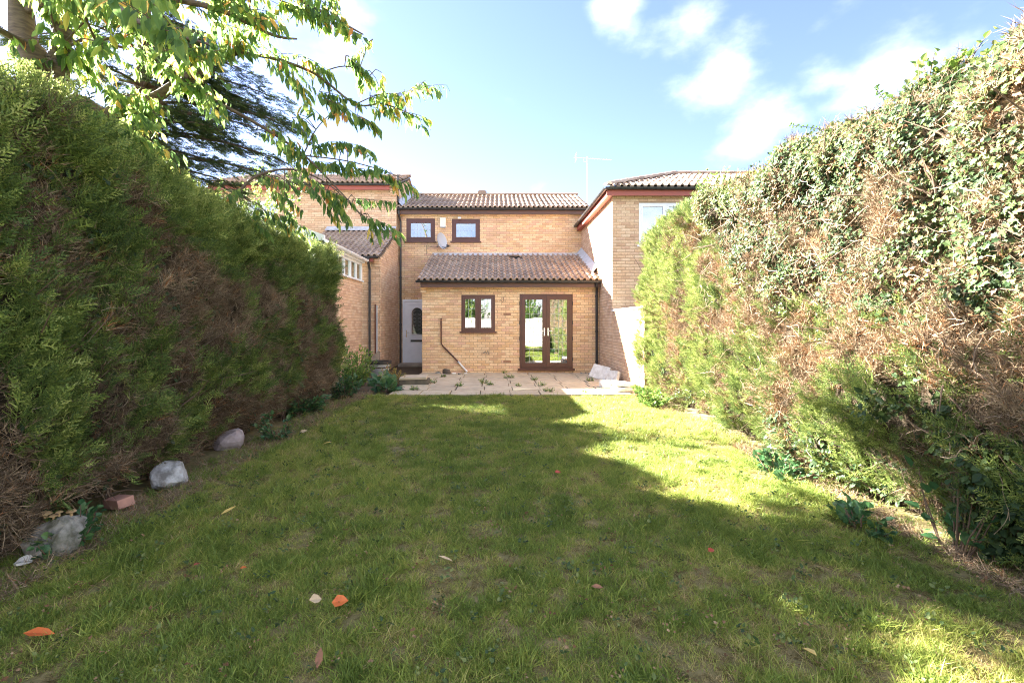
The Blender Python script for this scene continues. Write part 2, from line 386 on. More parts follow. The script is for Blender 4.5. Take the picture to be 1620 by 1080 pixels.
# ---------------------------------------------------------------- roofs
def tile_mesh(w=.33, L=.42):
    xs = []; prof = []
    for k in range(2):
        b = k*w/2
        for t in np.linspace(0, math.pi, 6): prof.append((b + .045 - .045*math.cos(t), .048*math.sin(t)))
        prof.append((b + .128, .0))
    prof.append((w + .01, 0)); n = len(prof); v = []; f = []
    for (y, dz) in ((0, .036), (L, .0)):
        for (x, z) in prof: v.append((x - w/2, y, z + dz + .004))
    for (x, z) in prof: v.append((x - w/2, .004, z + .004))
    for i in range(n-1):
        f.append((i, i+1, n+i+1, n+i)); f.append((2*n+i, 2*n+i+1, i+1, i))
    return MB().add(v, f).mesh('roof_tile', M_tile)
TILE = tile_mesh(); GAUGE = .335; TW = .33
def roof_plane(house, name, E0, width, slope_vec, length, skip=None, label=None):
    """E0 = left end of the eave, slope_vec = unit vector up the slope; returns the underlay part"""
    E0 = Vector(E0); U = Vector((1, 0, 0)); S = Vector(slope_vec).normalized(); Nn = U.cross(S).normalized()
    if Nn.z < 0: Nn = -Nn
    a, b = E0, E0 + U*width; c, d = b + S*length, a + S*length
    part = MB().add([a, b, c, d, a - Nn*.05, b - Nn*.05, c - Nn*.05, d - Nn*.05], [(0,1,2,3),(7,6,5,4),(0,4,5,1),(1,5,6,2),(2,6,7,3),(3,7,4,0)]).build(name, M_felt, house)
    rows = int(length/GAUGE + .3); cols = int(width/TW + .5); g = length/rows; w = width/cols
    for r in range(rows):
        for k in range(cols):
            p = E0 + U*((k+.5)*w) + S*(r*g - .05) + Nn*.006
            if skip and skip(p, r, k): continue
            o = link('roof_tile', TILE, part)
            m = Matrix((U*(w/TW), S, Nn)).transposed().to_4x4(); m.translation = p + Nn*random.uniform(-.003, .004)
            o.matrix_basis = m @ Matrix.Rotation(R(random.uniform(-.5, .5)), 4, 'Z')
    return part
def ridge(part, p0, p1, r=.11, step=.42):
    p0 = Vector(p0); p1 = Vector(p1); d = p1 - p0; n = max(1, round(d.length/step)); d.normalize(); L = (p1-p0).length/n
    side = d.cross(Vector((0,0,1))).normalized(); up = side.cross(d)
    mb = MB(); k = 7; v = []; f = []
    for y in (0, L + .03):
        for i in range(k+1):
            t = math.pi*i/k; v.append((r*math.cos(t), y, r*.75*math.sin(t) + (0.012 if y else 0)))
    for i in range(k): f.append((i, i+1, k+2+i, k+1+i))
    f.append(tuple(range(k, -1, -1))); f.append(tuple(range(k+1, 2*k+2)))
    me = mb.add(v, f).mesh('ridge_tile', M_tile)
    for i in range(n):
        o = link('ridge_tile', me, part); m = Matrix((side, d, up)).transposed().to_4x4(); m.translation = p0 + d*(i*L) + up*(-.02); o.matrix_basis = m
def gutter(house, p0, p1, mat=None, r=.058):
    p0 = Vector(p0); p1 = Vector(p1); d = (p1-p0).normalized(); side = d.cross(Vector((0,0,1))).normalized()
    n = 8; v = []; f = []
    for p in (p0, p1):
        for rr in (r, r-.006):
            for i in range(n+1):
                t = math.pi + math.pi*i/n; v.append(p + side*(rr*math.cos(t)) + Vector((0,0,rr*math.sin(t))))
    q = 2*(n+1)
    for i in range(n):
        f.append((i, i+1, q+i+1, q+i)); f.append((n+1+i+1, n+1+i, q+n+1+i, q+n+2+i))
        f.append((i+1, i, n+1+i, n+2+i)); f.append((q+i, q+i+1, q+n+2+i, q+n+1+i))
    f.append((0, q, q+n+1, n+1)); f.append((n, 2*n+1, q+2*n+1, q+n))
    g = MB().add(v, f).build('gutter', mat or M_black, house)
    L = (p1-p0).length; k = max(2, int(L/.9)); mb = MB()
    for i in range(k):
        c = p0 + d*(L*(i+.5)/k); ring = [c + side*((r+.007)*math.cos(math.pi+math.pi*j/8)) + Vector((0,0,(r+.007)*math.sin(math.pi+math.pi*j/8))) for j in range(9)]
        mb.add([x - d*.02 for x in ring] + [x + d*.02 for x in ring], [(j, j+1, 10+j, 9+j) for j in range(8)])
    mb.build('gutter_bracket', mat or M_black, g); return g
def pipe(house, pts, r=.034, name='downpipe', mat=None, brackets=()):
    p = MB().tube(pts, r, 10).build(name, mat or M_black, house, smooth=False)
    for z in brackets:
        x, y = pts[-1][0], pts[-1][1]; MB().tube([(x, y, z-.025), (x, y, z+.025)], r+.009, 10).build('pipe_bracket', mat or M_black, p)
    return p
def flash(house, pts_a, pts_b, th=.006):
    n = len(pts_a); a = [Vector(p) for p in pts_a]; b = [Vector(p) for p in pts_b]
    mb = MB(); mb.add(a+b, [(i, i+1, n+i+1, n+i) for i in range(n-1)])
    return mb.build('lead_flashing', M_lead, house)

# ---------------------------------------------------------------- windows and doors in walls facing -Y
def window(house, x0, x1, z0, z1, y, mat, cols=1, frame=.055, sash=.045, lead=None, sill=True, depth=.07, glass=None, mull=.06, skew=0):
    f = MB(); d0, d1 = y - .012, y + depth
    f.box(x0, x1, d0, d1, z1-frame, z1); f.box(x0, x1, d0, d1, z0, z0+frame)
    f.box(x0, x0+frame, d0, d1, z0+frame, z1-frame); f.box(x1-frame, x1, d0, d1, z0+frame, z1-frame)
    w = (x1-x0-2*frame-(cols-1)*mull)/cols
    for c in range(1, cols):
        xm = x0+frame+c*w+(c-1)*mull; f.box(xm, xm+mull, d0+.001, d1, z0+frame, z1-frame)
    fr = f.build('window', mat, house)
    for c in range(cols):
        a = x0+frame+c*(w+mull); b = a+w; s = MB(); yy = y - .02; ye = y + .03
        s.box(a+.002, b-.002, yy, ye, z1-frame-sash, z1-frame-.002); s.box(a+.002, b-.002, yy, ye, z0+frame+.002, z0+frame+sash)
        s.box(a+.002, a+sash, yy, ye, z0+frame+sash, z1-frame-sash); s.box(b-sash, b-.002, yy, ye, z0+frame+sash, z1-frame-sash)
        s.build('sash', mat, fr)
        ga, gb, gz0, gz1 = a+sash, b-sash, z0+frame+sash, z1-frame-sash
        MB().box(ga-.004, gb+.004, y+.004, y+.010, gz0-.004, gz1+.004).build('pane', glass or M_glass, fr)
        if lead:
            lm = MB(); nx, nzr = lead
            for i in range(1, nx): xx = ga+(gb-ga)*i/nx; lm.box(xx-.004, xx+.004, y-.002, y+.0035, gz0, gz1)
            for i in range(1, nzr): zz = gz0+(gz1-gz0)*i/nzr; lm.box(ga, gb, y-.0025, y+.003, zz-.004, zz+.004)
            lm.build('lead_lattice', M_leadstrip, fr)
    if sill: MB().box(x0-.05, x1+.05, y-.065, y+.03, z0-.045, z0-.001).build('sill', mat, fr)
    return fr
def room(house, x0, x1, z0, z1, y0, y1):
    r = MB(); r.box(x0, x1, y0, y1, z0, z1)
    r.f = [r.f[1], r.f[4], r.f[3], r.f[5]]; r.f = [tuple(reversed(q)) for q in r.f]; r.t = [0]*4
    p = r.build('room_interior', M_room, house)
    MB().add([(x0,y0,z0),(x1,y0,z0),(x1,y1,z0),(x0,y1,z0)], [(0,1,2,3)]).build('room_floor', M_roomfloor, p)

# ================================================================= our house
YE, YM = 13.75, 16.60                   # extension front, main rear wall
XL, XR = -3.36, 2.93                    # party lines
house = thing('brick_house', 'buff brick terraced house with tiled extension, brown french doors and small upper windows', 'house', (0, 16.6, 0))
B = BrickSet(M_brick)
ex0, ex1 = -2.10, XR - .006
win = (-.99, -.035, 1.20, 2.23); fd = (.665, 2.175, .15, 2.265)
ops = [(a-ex0, b-ex0, c, d) for a, b, c, d in (win, fd)]
air = [(.20, .42, 1.66, 1.73), (.20, .42, .33, .40)]
w_ext = core('wall', house, (ex0, YE, -.02), (1,0,0), (0,-1,0), ex1-ex0, 0, 2.62, [(o[0], o[1], o[2]+.02, o[3]+.02) for o in ops])
B.wall(w_ext, (ex0, YE, 0), (1,0,0), (0,-1,0), ex1-ex0, 2.50, ops + [(a-ex0, b-ex0, c, d) for a, b, c, d in air])
w_exs = core_poly('wall', house, (ex0, YM, -.02), (0,-1,0), (-1,0,0), [(0,0),(YM-YE-.2,0),(YM-YE-.2,2.62),(0,3.6)], thick=.18)
B.wall(w_exs, (ex0, YM, 0), (0,-1,0), (-1,0,0), YM-YE, lambda u: 3.58-(3.58-2.5)*u/(YM-YE))
w1 = (-3.08, -2.10, 4.24, 5.02); w2 = (-1.52, -.56, 4.24, 5.00); dr = (-3.21, -2.22, .0, 2.25)
mx1 = 3.05
mops = [(a-XL, b-XL, c, d) for a, b, c, d in (w1, w2, dr)]
w_main = core('wall', house, (XL, YM, -.02), (1,0,0), (0,-1,0), mx1-XL-.13, 0, 5.3, [(o[0], o[1], o[2]+.02, o[3]+.02) for o in mops])
B.wall(w_main, (XL, YM, 0), (1,0,0), (0,-1,0), XR-XL-.003, 5.21, mops, region=lambda u, z: z > 3.55 or u + XL < -2.0)
w_gab = core_poly('wall', house, (mx1-.07, YM+.2, 0), (0,1,0), (1,0,0), [(0,4.4),(5.2,4.4),(5.2,5.3),(2.6,6.3),(0,5.4)], thick=.12)
# bricks of the corbels under the eave ends
for k in range(3):
    L = .10 + .05*k; z = 2.30 + k*.075
    m = MB().box(ex0-.045+.0, ex0+.11, YE-.05-.045*k, YE-.005, z, z+.066, random.random()); m.build('corbel_brick', M_brick, house)
B.finish(house)
for (a, b, c, d) in air:
    m = MB().box(a+.003, b-.003, YE-.006, YE+.02, c-.001, d+.001)
    ab = m.build('air_brick', M_air, house); h = MB()
    for i in range(7):
        for j in range(2): h.box(a+.02+i*.027, a+.036+i*.027, YE-.0085, YE-.0065, c+.012+j*.03, c+.026+j*.03)
    h.build('air_brick_holes', M_black, ab)
# roofs
PE = math.atan2(3.74-2.60, YM-13.45)
r_ext = roof_plane(house, 'extension_roof', (ex0-.10, 13.45, 2.635), XR-ex0+.08, (0, math.cos(PE), math.sin(PE)), (YM-13.45)/math.cos(PE)-.02, skip=lambda p, r, k: r == 8 and k == 8)
PM = R(22.5); ML = 2.62/math.cos(PM)
r_main = roof_plane(house, 'main_roof', (XL+.02, 16.36, 5.345), mx1+.10-XL, (0, math.cos(PM), math.sin(PM)), ML)
top = Vector((XL+.02, 16.36 + 2.62, 5.345 + 2.62*math.tan(PM)))
ridge(r_main, top + Vector((0,0,.05)), top + Vector((mx1+.10-XL, 0, .05)))
MB().add([top, top+Vector((mx1+.08-XL,0,0)), top+Vector((mx1+.08-XL,2.6,-1.08)), top+Vector((0,2.6,-1.08))], [(0,1,2,3)]).build('rear_slope', M_tile, house)
rv = MB().box(-.72, -.38, 18.86, 19.10, top.z+.04, top.z+.17); rv.box(-.68, -.42, 18.89, 19.07, top.z+.17, top.z+.20); rv.build('ridge_vent', M_tile, house)
vt = MB(); c = Vector((ex0-.10+8.5*.3225, 13.45, 2.635)) + Vector((0, math.cos(PE), math.sin(PE)))*(8.35*.337); vt.obox(c+Vector((0,0,.05)), (1,0,0), .15, (0,math.cos(PE),math.sin(PE)), .11, (0,-math.sin(PE),math.cos(PE)), .045); vt.build('tile_vent', M_black, house)
# flashing along the top of the extension roof, dressed up the wall, and down the party wall
zt = 3.74
flash(house, [(x, YM-.20, zt-.015+.02*math.sin(x*7)*.3) for x in np.linspace(ex0-.08, XR-.01, 24)], [(x, YM-.012, zt+.11) for x in np.linspace(ex0-.08, XR-.01, 24)])
flash(house, [(XR-.012, y, 2.66+(y-13.5)*math.tan(PE)+.26) for y in np.linspace(13.95, YM-.02, 12)], [(XR-.17, y, 2.66+(y-13.5)*math.tan(PE)+.055) for y in np.linspace(13.95, YM-.02, 12)])
flash(house, [(XL+.006, y, 5.36+(y-16.4)*math.tan(PM)+.22) for y in np.linspace(16.42, 18.8, 10)], [(XL+.16, y, 5.36+(y-16.4)*math.tan(PM)+.055) for y in np.linspace(16.42, 18.8, 10)])
# fascias, gutters, pipes
MB().box(ex0-.02, ex1, 13.52, 13.545, 2.44, 2.62).build('fascia', M_fascia, house)
MB().box(ex0-.02, ex1, 13.545, 13.74, 2.52, 2.535).build('soffit', M_fascia, house)
gutter(house, (ex0-.14, 13.455, 2.62), (XR-.02, 13.455, 2.60))
MB().box(XL+.03, mx1, 16.42, 16.445, 5.14, 5.335).build('fascia', M_fascia, house)
MB().box(XL+.03, mx1, 16.445, 16.59, 5.215, 5.23).build('soffit', M_fascia, house)
gutter(house, (XL-.03, 16.36, 5.33), (mx1+.05, 16.36, 5.31))
pipe(house, [(2.80, 13.455, 2.56), (2.80, 13.47, 2.47), (2.845, 13.69, 2.34), (2.845, 13.69, 0.06)], .036, brackets=(2.2, 1.2, .35))
pipe(house, [(-3.30, 16.36, 5.26), (-3.30, 16.37, 5.14), (-3.27, 16.53, 4.9), (-3.27, 16.53, .05)], .036, brackets=(4.6, 3.0, 1.4))
wp = pipe(house, [(-1.56, YE-.005, 1.56), (-1.56, YE-.045, 1.555), (-1.56, YE-.05, 1.50), (-1.555, YE-.05, .86), (-1.52, YE-.05, .80), (-1.06, YE-.05, .33)], .021, 'waste_pipe', M_brown)
pipe(house, [(-1.08, YE-.05, .35), (-.82, YE-.055, .06)], .026, 'waste_pipe_end', M_white)
MB().tube([(-1.085, YE-.05, .355), (-1.045, YE-.05, .315)], .031, 10).build('pipe_joint', M_pot, house)
cb = MB(); pts = [(.10, YE-.01, 2.06), (.13, YE-.03, 2.10), (.17, YE-.03, 2.03), (.22, YE-.03, 2.07), (.20, YE-.02, 2.16), (.235, YE-.02, 2.2)]; cb.tube(pts, .006, 6); cb.build('loose_cable', M_black, house)
st = MB(); 
for (x, z, w, h) in ((-.30, .62, .06, .04), (-.25, .60, .05, .06), (-.36, .60, .03, .03)): st.tube([(x-w, YE-.011, z-h), (x, YE-.012, z+h*.4), (x+w*.4, YE-.011, z-h), (x+w, YE-.012, z+h)], .009, 5)
st.build('old_bracket_mark', M_rock2, house)
# windows
window(house, *win, YE, M_brown, cols=2, lead=(3, 3), frame=.06, sash=.05, mull=.07)
room(house, -1.3, .3, .8, 2.5, YE+.2, YE+2.2)
window(house, *w1, YM, M_brown, lead=(6, 2), frame=.08, sash=.07)
window(house, *w2, YM, M_brown, lead=(5, 2), frame=.08, sash=.07)
room(house, -3.2, -.3, 4.0, 5.2, YM+.2, YM+2.2)
# french doors
x0, x1, z0, z1 = fd; y = YE
f = MB(); fr = .055
f.box(x0, x1, y-.012, y+.07, z1-fr, z1); f.box(x0, x0+fr, y-.012, y+.07, z0, z1-fr); f.box(x1-fr, x1, y-.012, y+.07, z0, z1-fr); f.box(x0+fr, x1-fr, y-.012, y+.07, z0, z0+.05)
doors = f.build('french_doors', M_brown, house)
MB().box(x0-.05, x1+.05, y-.09, y+.02, z0-.05, z0-.001).build('door_sill', M_brown, doors)
xm = (x0+x1)/2
for s, (a, b) in enumerate(((x0+fr+.003, xm-.003), (xm+.003, x1-fr-.003))):
    lf = MB(); st_ = .105; a_, b_ = a, b; yy, ye = y-.025, y+.035; zz0, zz1 = z0+.054, z1-fr-.003
    lf.box(a, b, yy, ye, zz1-st_, zz1); lf.box(a, b, yy, ye, zz0, zz0+st_); lf.box(a, a+st_, yy, ye, zz0+st_, zz1-st_); lf.box(b-st_, b, yy, ye, zz0+st_, zz1-st_)
    lf.build('door_leaf', M_brown, doors)
    ga, gb, g0, g1 = a+st_, b-st_, zz0+st_, zz1-st_
    MB().box(ga-.004, gb+.004, y+.004, y+.011, g0-.004, g1+.004).build('pane', M_glass, doors)
    lm = MB()
    for i in range(1, 4): q = ga+(gb-ga)*i/4; lm.box(q-.004, q+.004, y-.002, y+.0035, g0, g1)
    for i in range(1, 9): q = g0+(g1-g0)*i/9; lm.box(ga, gb, y-.0025, y+.003, q-.004, q+.004)
    lm.build('lead_lattice', M_leadstrip, doors)
    hx = (b-.05) if s == 0 else (a+.05); sgn = -1 if s == 0 else 1
    h = MB(); h.box(hx-.016, hx+.016, y-.036, y-.0255, 1.08, 1.30); h.tube([(hx, y-.03, 1.22), (hx, y-.075, 1.22), (hx+sgn*.02, y-.08, 1.22), (hx+sgn*.115, y-.078, 1.215)], .010, 8); h.build('door_handle', M_chrome, doors)
    ox = x0+.004 if s == 0 else x1-.004
    hg = MB()
    for zc in (.42, 1.0, 1.45, 2.0): hg.tube([(ox, y-.028, zc-.05), (ox, y-.028, zc+.05)], .012, 8)
    hg.build('hinges', M_black, doors)
room(house, .42, XR-.25, .03, 2.48, YE+.21, YE+2.6)
# white side door
x0, x1, z0, z1 = dr; y = YM
f = MB(); f.box(x0, x1, y-.02, y+.06, z1-.07, z1); f.box(x0, x0+.07, y-.02, y+.06, z0, z1-.07); f.box(x1-.07, x1, y-.02, y+.06, z0, z1-.07)
door = f.build('side_door', M_doorwhite, house)
a, b = x0+.073, x1-.073; l = MB(); l.box(a, b, y-.005, y+.04, z0+.03, z1-.073)
for zc in (.34, .43, .52, .61): l.box(a+.16, b-.16, y-.022, y-.0055, zc, zc+.035)
l.box(a+.12, a+.15, y-.02, y-.0055, .25, .70); l.box(b-.15, b-.12, y-.02, y-.0055, .25, .70); l.box(a+.08, b-.08, y-.018, y-.0055, .14, .18); l.box(a+.08, b-.08, y-.018, y-.0055, z1-.17, z1-.13)
l.box(a+.10, b-.10, y-.018, y-.0055, .94, .975)
l.build('door_leaf', M_doorwhite, door)
cx = (a+b)/2; hw = .20; zb, za = 1.05, 1.78
arch = [(cx-hw, zb), (cx+hw, zb)] + [(cx+hw*math.cos(t), za+hw*math.sin(t)) for t in np.linspace(0, math.pi, 13)]
MB().add([(p[0], y-.010, p[1]) for p in arch], [tuple(range(len(arch)))]).build('arched_pane', M_glass_dark, door)
MB().tube([(p[0], y-.012, p[1]) for p in arch + [arch[0]]], .018, 8).build('arch_bead', M_doorwhite, door)
g = MB()
for k in range(6):
    zc = 1.12 + k*.125
    for sx in (-1, 1):
        g.tube([(cx+sx*(.02+.13*math.sin(t)), y-.014, zc-.05+.20*t/math.pi) for t in np.linspace(0, math.pi, 8)], .005, 5)
g.build('leaded_scrolls', M_leadstrip, door)
MB().box(a+.20, b-.20, y-.016, y-.0055, .80, .87).build('letter_box', M_black, door)
h = MB(); h.box(a+.045, a+.075, y-.02, y-.0055, .96, 1.20); h.tube([(a+.06, y-.02, 1.12), (a+.06, y-.06, 1.12), (a+.17, y-.06, 1.12)], .010, 8); h.build('door_handle', M_chrome, door)
room(house, -3.3, -2.15, .01, 2.4, YM+.2, YM+1.0)
MB().box(-3.26, -2.12, 16.05, 16.59, -.01, .085).build('door_step', M_concrete, house)

# ================================================================= left neighbour
ln = thing('brick_house', 'taller buff brick house with red fascia behind the overhanging cherry branches', 'house', (-6, 16.3, 0))
B = BrickSet(M_brick_pink)
YL, YX = 16.30, 14.05
wl = (-8.4, -7.35, 4.35, 5.55)
w = core('wall', ln, (-10.5, YL, -.02), (1,0,0), (0,-1,0), 10.5+XL-.003, 0, 6.05, [(wl[0]+10.5, wl[1]+10.5, wl[2]+.02, wl[3]+.02)])
B.wall(w, (-10.5, YL, 0), (1,0,0), (0,-1,0), 10.5+XL-.003, 5.97, [(wl[0]+10.5, wl[1]+10.5, wl[2], wl[3])], region=lambda u, z: z > 3.2 and u > 1.4)
g = core_poly('wall', ln, (XL-.010, YL+.0, -.02), (0,1,0), (1,0,0), [(.19,0),(5.0,0),(5.0,6.1),(2.4,6.98),(.19,6.13)], thick=.18)
B.wall(g, (XL-.010, YL, 0), (0,1,0), (1,0,0), 5.0, lambda u: 6.03 + .37*u if u < 2.4 else 6.92-.33*(u-2.4), region=lambda u, z: z > 5.1)
w = core('wall', ln, (-6.2, YX, -.02), (1,0,0), (0,-1,0), 6.2+XL-.012, 0, 3.40)
B.wall(w, (-6.2, YX, 0), (1,0,0), (0,-1,0), 6.2+XL-.008, 3.27, region=lambda u, z: u > 1.9)
sl = (4.42-3.35)/(YL-YX)
w = core_poly('wall', ln, (XL, YX, -.02), (0,1,0), (1,0,0), [(.01,0),(YL-YX+.28,0),(YL-YX+.28,3.33+sl*(YL-YX)),(YL-YX,3.33+sl*(YL-YX)),(.01,3.36)], thick=.18)
B.wall(w, (XL, YX, 0), (0,1,0), (1,0,0), YL-YX+.29, lambda u: 3.36+sl*min(u, YL-YX))
for k in range(3):
    z = 3.07 + k*.075; MB().box(XL-.16, XL-.004, YX-.05-.045*k, YX-.008, z, z+.066, random.random()).build('corbel_brick', M_brick_pink, ln)
    z = 5.73 + k*.075; MB().box(XL-.20, XL-.004, YL-.05-.045*k, YL-.008, z, z+.066, random.random()).build('corbel_brick', M_brick_pink, ln)
B.finish(ln)
PX = math.atan(sl)
roof_plane(ln, 'extension_roof', (-5.7, 13.80, 3.36), 5.7+XL+.02, (0, math.cos(PX), math.sin(PX)), (YL-13.80)/math.cos(PX)-.03)
PL_ = R(20.5); rl = roof_plane(ln, 'main_roof', (-9.6, 16.05, 6.09), 9.6+XL+.05, (0, math.cos(PL_), math.sin(PL_)), 2.5/math.cos(PL_))
tz = 6.09+2.5*math.tan(PL_); ridge(rl, (-9.6, 18.55, tz+.05), (XL+.05, 18.55, tz+.05))
MB().add([(-9.6,18.56,tz),(XL+.05,18.56,tz),(XL+.05,21.2,tz-.95),(-9.6,21.2,tz-.95)], [(0,1,2,3)]).build('rear_slope', M_tile, ln)
ch = MB().box(-7.9, -7.1, 18.3, 18.8, tz-.2, tz+.22); ch.box(-7.95, -7.05, 18.25, 18.85, tz+.22, tz+.28); ch.build('chimney', M_brick_pink, ln)
flash(ln, [(x, YL-.24, 4.525) for x in np.linspace(-5.7, XL, 14)], [(x, YL-.012, 4.70) for x in np.linspace(-5.7, XL, 14)])
MB().box(-9.6, XL-.2, 16.10, 16.125, 5.88, 6.07).build('fascia', M_redfascia, ln)
gutter(ln, (-9.6, 16.05, 6.08), (XL+.04, 16.05, 6.06))
MB().box(-5.7, XL-.17, 13.86, 13.885, 3.20, 3.35).build('fascia', M_redfascia, ln)
gutter(ln, (-5.7, 13.81, 3.35), (XL-.02, 13.81, 3.34))
pipe(ln, [(-3.66, 13.81, 3.30), (-3.66, 13.82, 3.18), (-3.66, 13.985, 2.98), (-3.66, 13.985, .05)], .036, brackets=(2.6, 1.5, .5))
pipe(ln, [(-3.46, 14.02, 1.95), (-3.46, 14.02, .05)], .020, 'waste_pipe', M_pot)
pipe(ln, [(-3.50, 14.015, 1.98), (-3.50, 14.015, .05)], .022, 'waste_pipe', M_brown)
pipe(ln, [(XL+.03, YL+.06, 6.45), (XL+.05, YL+.08, 5.55)], .036)
window(ln, *wl, YL, M_white, cols=2, frame=.06, sash=.05)
room(ln, -8.6, -7.2, 4.2, 5.7, YL+.2, YL+2)
tp = MB(); tp.add([(-3.86,14.02,0),(-3.37,14.02,0),(-3.37,14.02,.62),(-3.40,14.02,.64),(-3.80,14.02,.22),(-3.86,13.90,0),(-3.37,13.90,0),(-3.37,13.90,.62),(-3.40,13.90,.64),(-3.80,13.90,.22)],
    [(5,6,7,8,9),(4,3,2,1,0),(0,1,6,5),(1,2,7,6),(2,3,8,7),(3,4,9,8),(4,0,5,9)]); o = tp.build('concrete_buttress', M_concrete)
tag(o, 'weathered sloping concrete panel at the foot of the black downpipe', 'concrete panel')

# conservatory beside the left neighbour's extension
cv = thing('conservatory', 'white framed conservatory on brick base beyond the end of the dark hedge', 'conservatory', (-4.6, 12.3, 0))
B = BrickSet(M_brick_pink); cx_ = -3.84; cy0, cy1 = 10.65, 13.83
w = core('wall', cv, (cx_, cy0, -.02), (0,1,0), (1,0,0), cy1-cy0, 0, 2.62)
B.wall(w, (cx_, cy0, 0), (0,1,0), (1,0,0), cy1-cy0, 2.60)
w = core('wall', cv, (-6.6, cy0, -.02), (1,0,0), (0,-1,0), 6.6+cx_-.21, 0, 2.62)
B.wall(w, (-6.6, cy0, 0), (1,0,0), (0,-1,0), 6.6+cx_, 2.60, region=lambda u, z: z > 1.8)
B.finish(cv)
sd = MB().box(cx_-.1, cx_+.06, cy0-.06, cy1, 2.605, 2.65).build('sill', M_white, cv)
n = 6
fm = MB()
for i in range(n+1):
    yy = cy0 + (cy1-cy0-.06)*i/n; fm.box(cx_-.06, cx_+.01, yy, yy+.06, 2.65, 3.08)
fm.box(cx_-.06, cx_+.008, cy0, cy1, 3.08, 3.14); fm.build('side_frame', M_white, cv)
for i in range(n):
    yy = cy0 + (cy1-cy0-.06)*i/n + .06; y2 = cy0 + (cy1-cy0-.06)*(i+1)/n
    MB().box(cx_-.03, cx_-.022, yy, y2, 2.651, 3.079).build('pane', M_glass, cv)
MB().box(cx_-.05, cx_+.09, cy0-.10, cy1, 3.14, 3.24).build('eaves_beam', M_white, cv)
gutter(cv, (cx_+.15, cy0-.10, 3.24), (cx_+.15, cy1, 3.235), M_white, .06)
sp = math.tan(R(20)); xa = -6.6
for i in range(8):
    xx = cx_ - .02 - i*.36; zz = 3.14 + (cx_-.02-xx)*sp
    MB().box(xx-.05, xx, cy0-.02, cy0+.04, 2.65, zz).build('gable_mullion', M_white, cv)
    if i < 7: MB().add([(xx-.05,cy0+.01,2.65),(xx-.36,cy0+.01,2.65),(xx-.36,cy0+.01,zz+.31*sp),(xx-.05,cy0+.01,zz)], [(0,1,2,3)]).build('pane', M_glass, cv)
vb = MB(); vb.add([(cx_+.08,cy0-.10,3.15),(xa,cy0-.10,3.15+(cx_+.08-xa)*sp),(xa,cy0-.10,3.36+(cx_+.08-xa)*sp),(cx_+.08,cy0-.10,3.36),(cx_+.08,cy0-.02,3.15),(xa,cy0-.02,3.15+(cx_+.08-xa)*sp),(xa,cy0-.02,3.36+(cx_+.08-xa)*sp),(cx_+.08,cy0-.02,3.36)],
    [(0,1,2,3),(7,6,5,4),(3,2,6,7),(0,4,5,1),(0,3,7,4),(1,5,6,2)]); vb.build('verge_board', M_white, cv)
for i in range(9):
    y0_ = cy0-.02+i*(cy1-cy0)/9; y1_ = y0_+(cy1-cy0)/9-.03
    rp_ = MB(); zA, zB = 3.26, 3.26+(cx_+.06-xa)*sp
    rp_.add([(cx_+.06,y0_,zA),(cx_+.06,y1_,zA),(xa,y1_,zB),(xa,y0_,zB),(cx_+.06,y0_,zA+.03),(cx_+.06,y1_,zA+.03),(xa,y1_,zB+.03),(xa,y0_,zB+.03)], [(0,1,2,3),(7,6,5,4),(0,4,5,1),(1,5,6,2),(2,6,7,3),(3,7,4,0)]); rp_.build('roof_panel', M_white, cv)

# ================================================================= right neighbour
rn = thing('brick_house', 'hip roofed brick house wing with sunlit side wall and white upper window above hedge', 'house', (5, 14.6, 0))
B = BrickSet(M_brick_pink); YR = 12.20; YB = 17.1
w = core_poly('wall', rn, (XR, YB, -.02), (0,-1,0), (-1,0,0), [(0,0),(YB-YR-.003,0),(YB-YR-.003,4.68),(0,4.68)], thick=.2)
B.wall(w, (XR, YB, 0), (0,-1,0), (-1,0,0), YB-YR, 4.62)
wr = (3.60, 4.95, 3.40, 4.46)
w = core('wall', rn, (XR+.2, YR, -.02), (1,0,0), (0,-1,0), 6.0, 0, 4.68, [(wr[0]-XR-.2, wr[1]-XR-.2, wr[2]+.02, wr[3]+.02)])
B.wall(w, (XR, YR, 0), (1,0,0), (0,-1,0), 6.2, 4.62, [(wr[0]-XR, wr[1]-XR, wr[2], wr[3])], region=lambda u, z: u < 3.4)
B.finish(rn)
window(rn, *wr, YR, M_white, cols=2, frame=.05, sash=.045)
room(rn, 3.3, 5.2, 3.1, 4.6, YR+.2, YR+2)
ye, xe = 11.96, 2.72; PH = R(22.5); half = (17.24-ye)/2
th = math.tan(PH); ez = 4.80
rr = roof_plane(rn, 'roof', (xe, ye, ez), 6.6, (0, math.cos(PH), math.sin(PH)), half/math.cos(PH), skip=lambda p, r, k: p.x - xe < (p.y - ye) + .10)
# the underlay is cut back to the hip line
me = rr.data
for v in me.vertices:
    if v.co.x < xe + .01 and v.co.y > ye + 1: v.co.x = xe + half
hipt = Vector((xe+half, ye+half, ez+half*th))
MB().add([(xe,ye,ez),(hipt.x,hipt.y,hipt.z),(xe,17.24,ez)], [(0,2,1)]).build('side_slope', M_tile, rn)
MB().add([(xe,17.24,ez),(hipt.x,hipt.y,hipt.z),(xe+6.6,hipt.y,hipt.z),(xe+6.6,17.24,ez)], [(0,3,2,1)]).build('rear_slope', M_tile, rn)
ridge(rr, (xe+.08, ye+.08, ez+.10), hipt+Vector((0,0,.07))); ridge(rr, hipt+Vector((0,0,.06)), (xe+6.6, hipt.y, hipt.z+.06))
MB().box(xe+.03, xe+6.6, ye+.05, ye+.075, 4.60, 4.79).build('fascia', M_redfascia, rn)
MB().box(xe+.055, xe+.08, ye+.08, 17.2, 4.60, 4.79).build('fascia', M_redfascia, rn)
MB().box(xe+.08, XR-.01, ye+.08, 17.2, 4.605, 4.62).build('soffit', M_redfascia, rn)
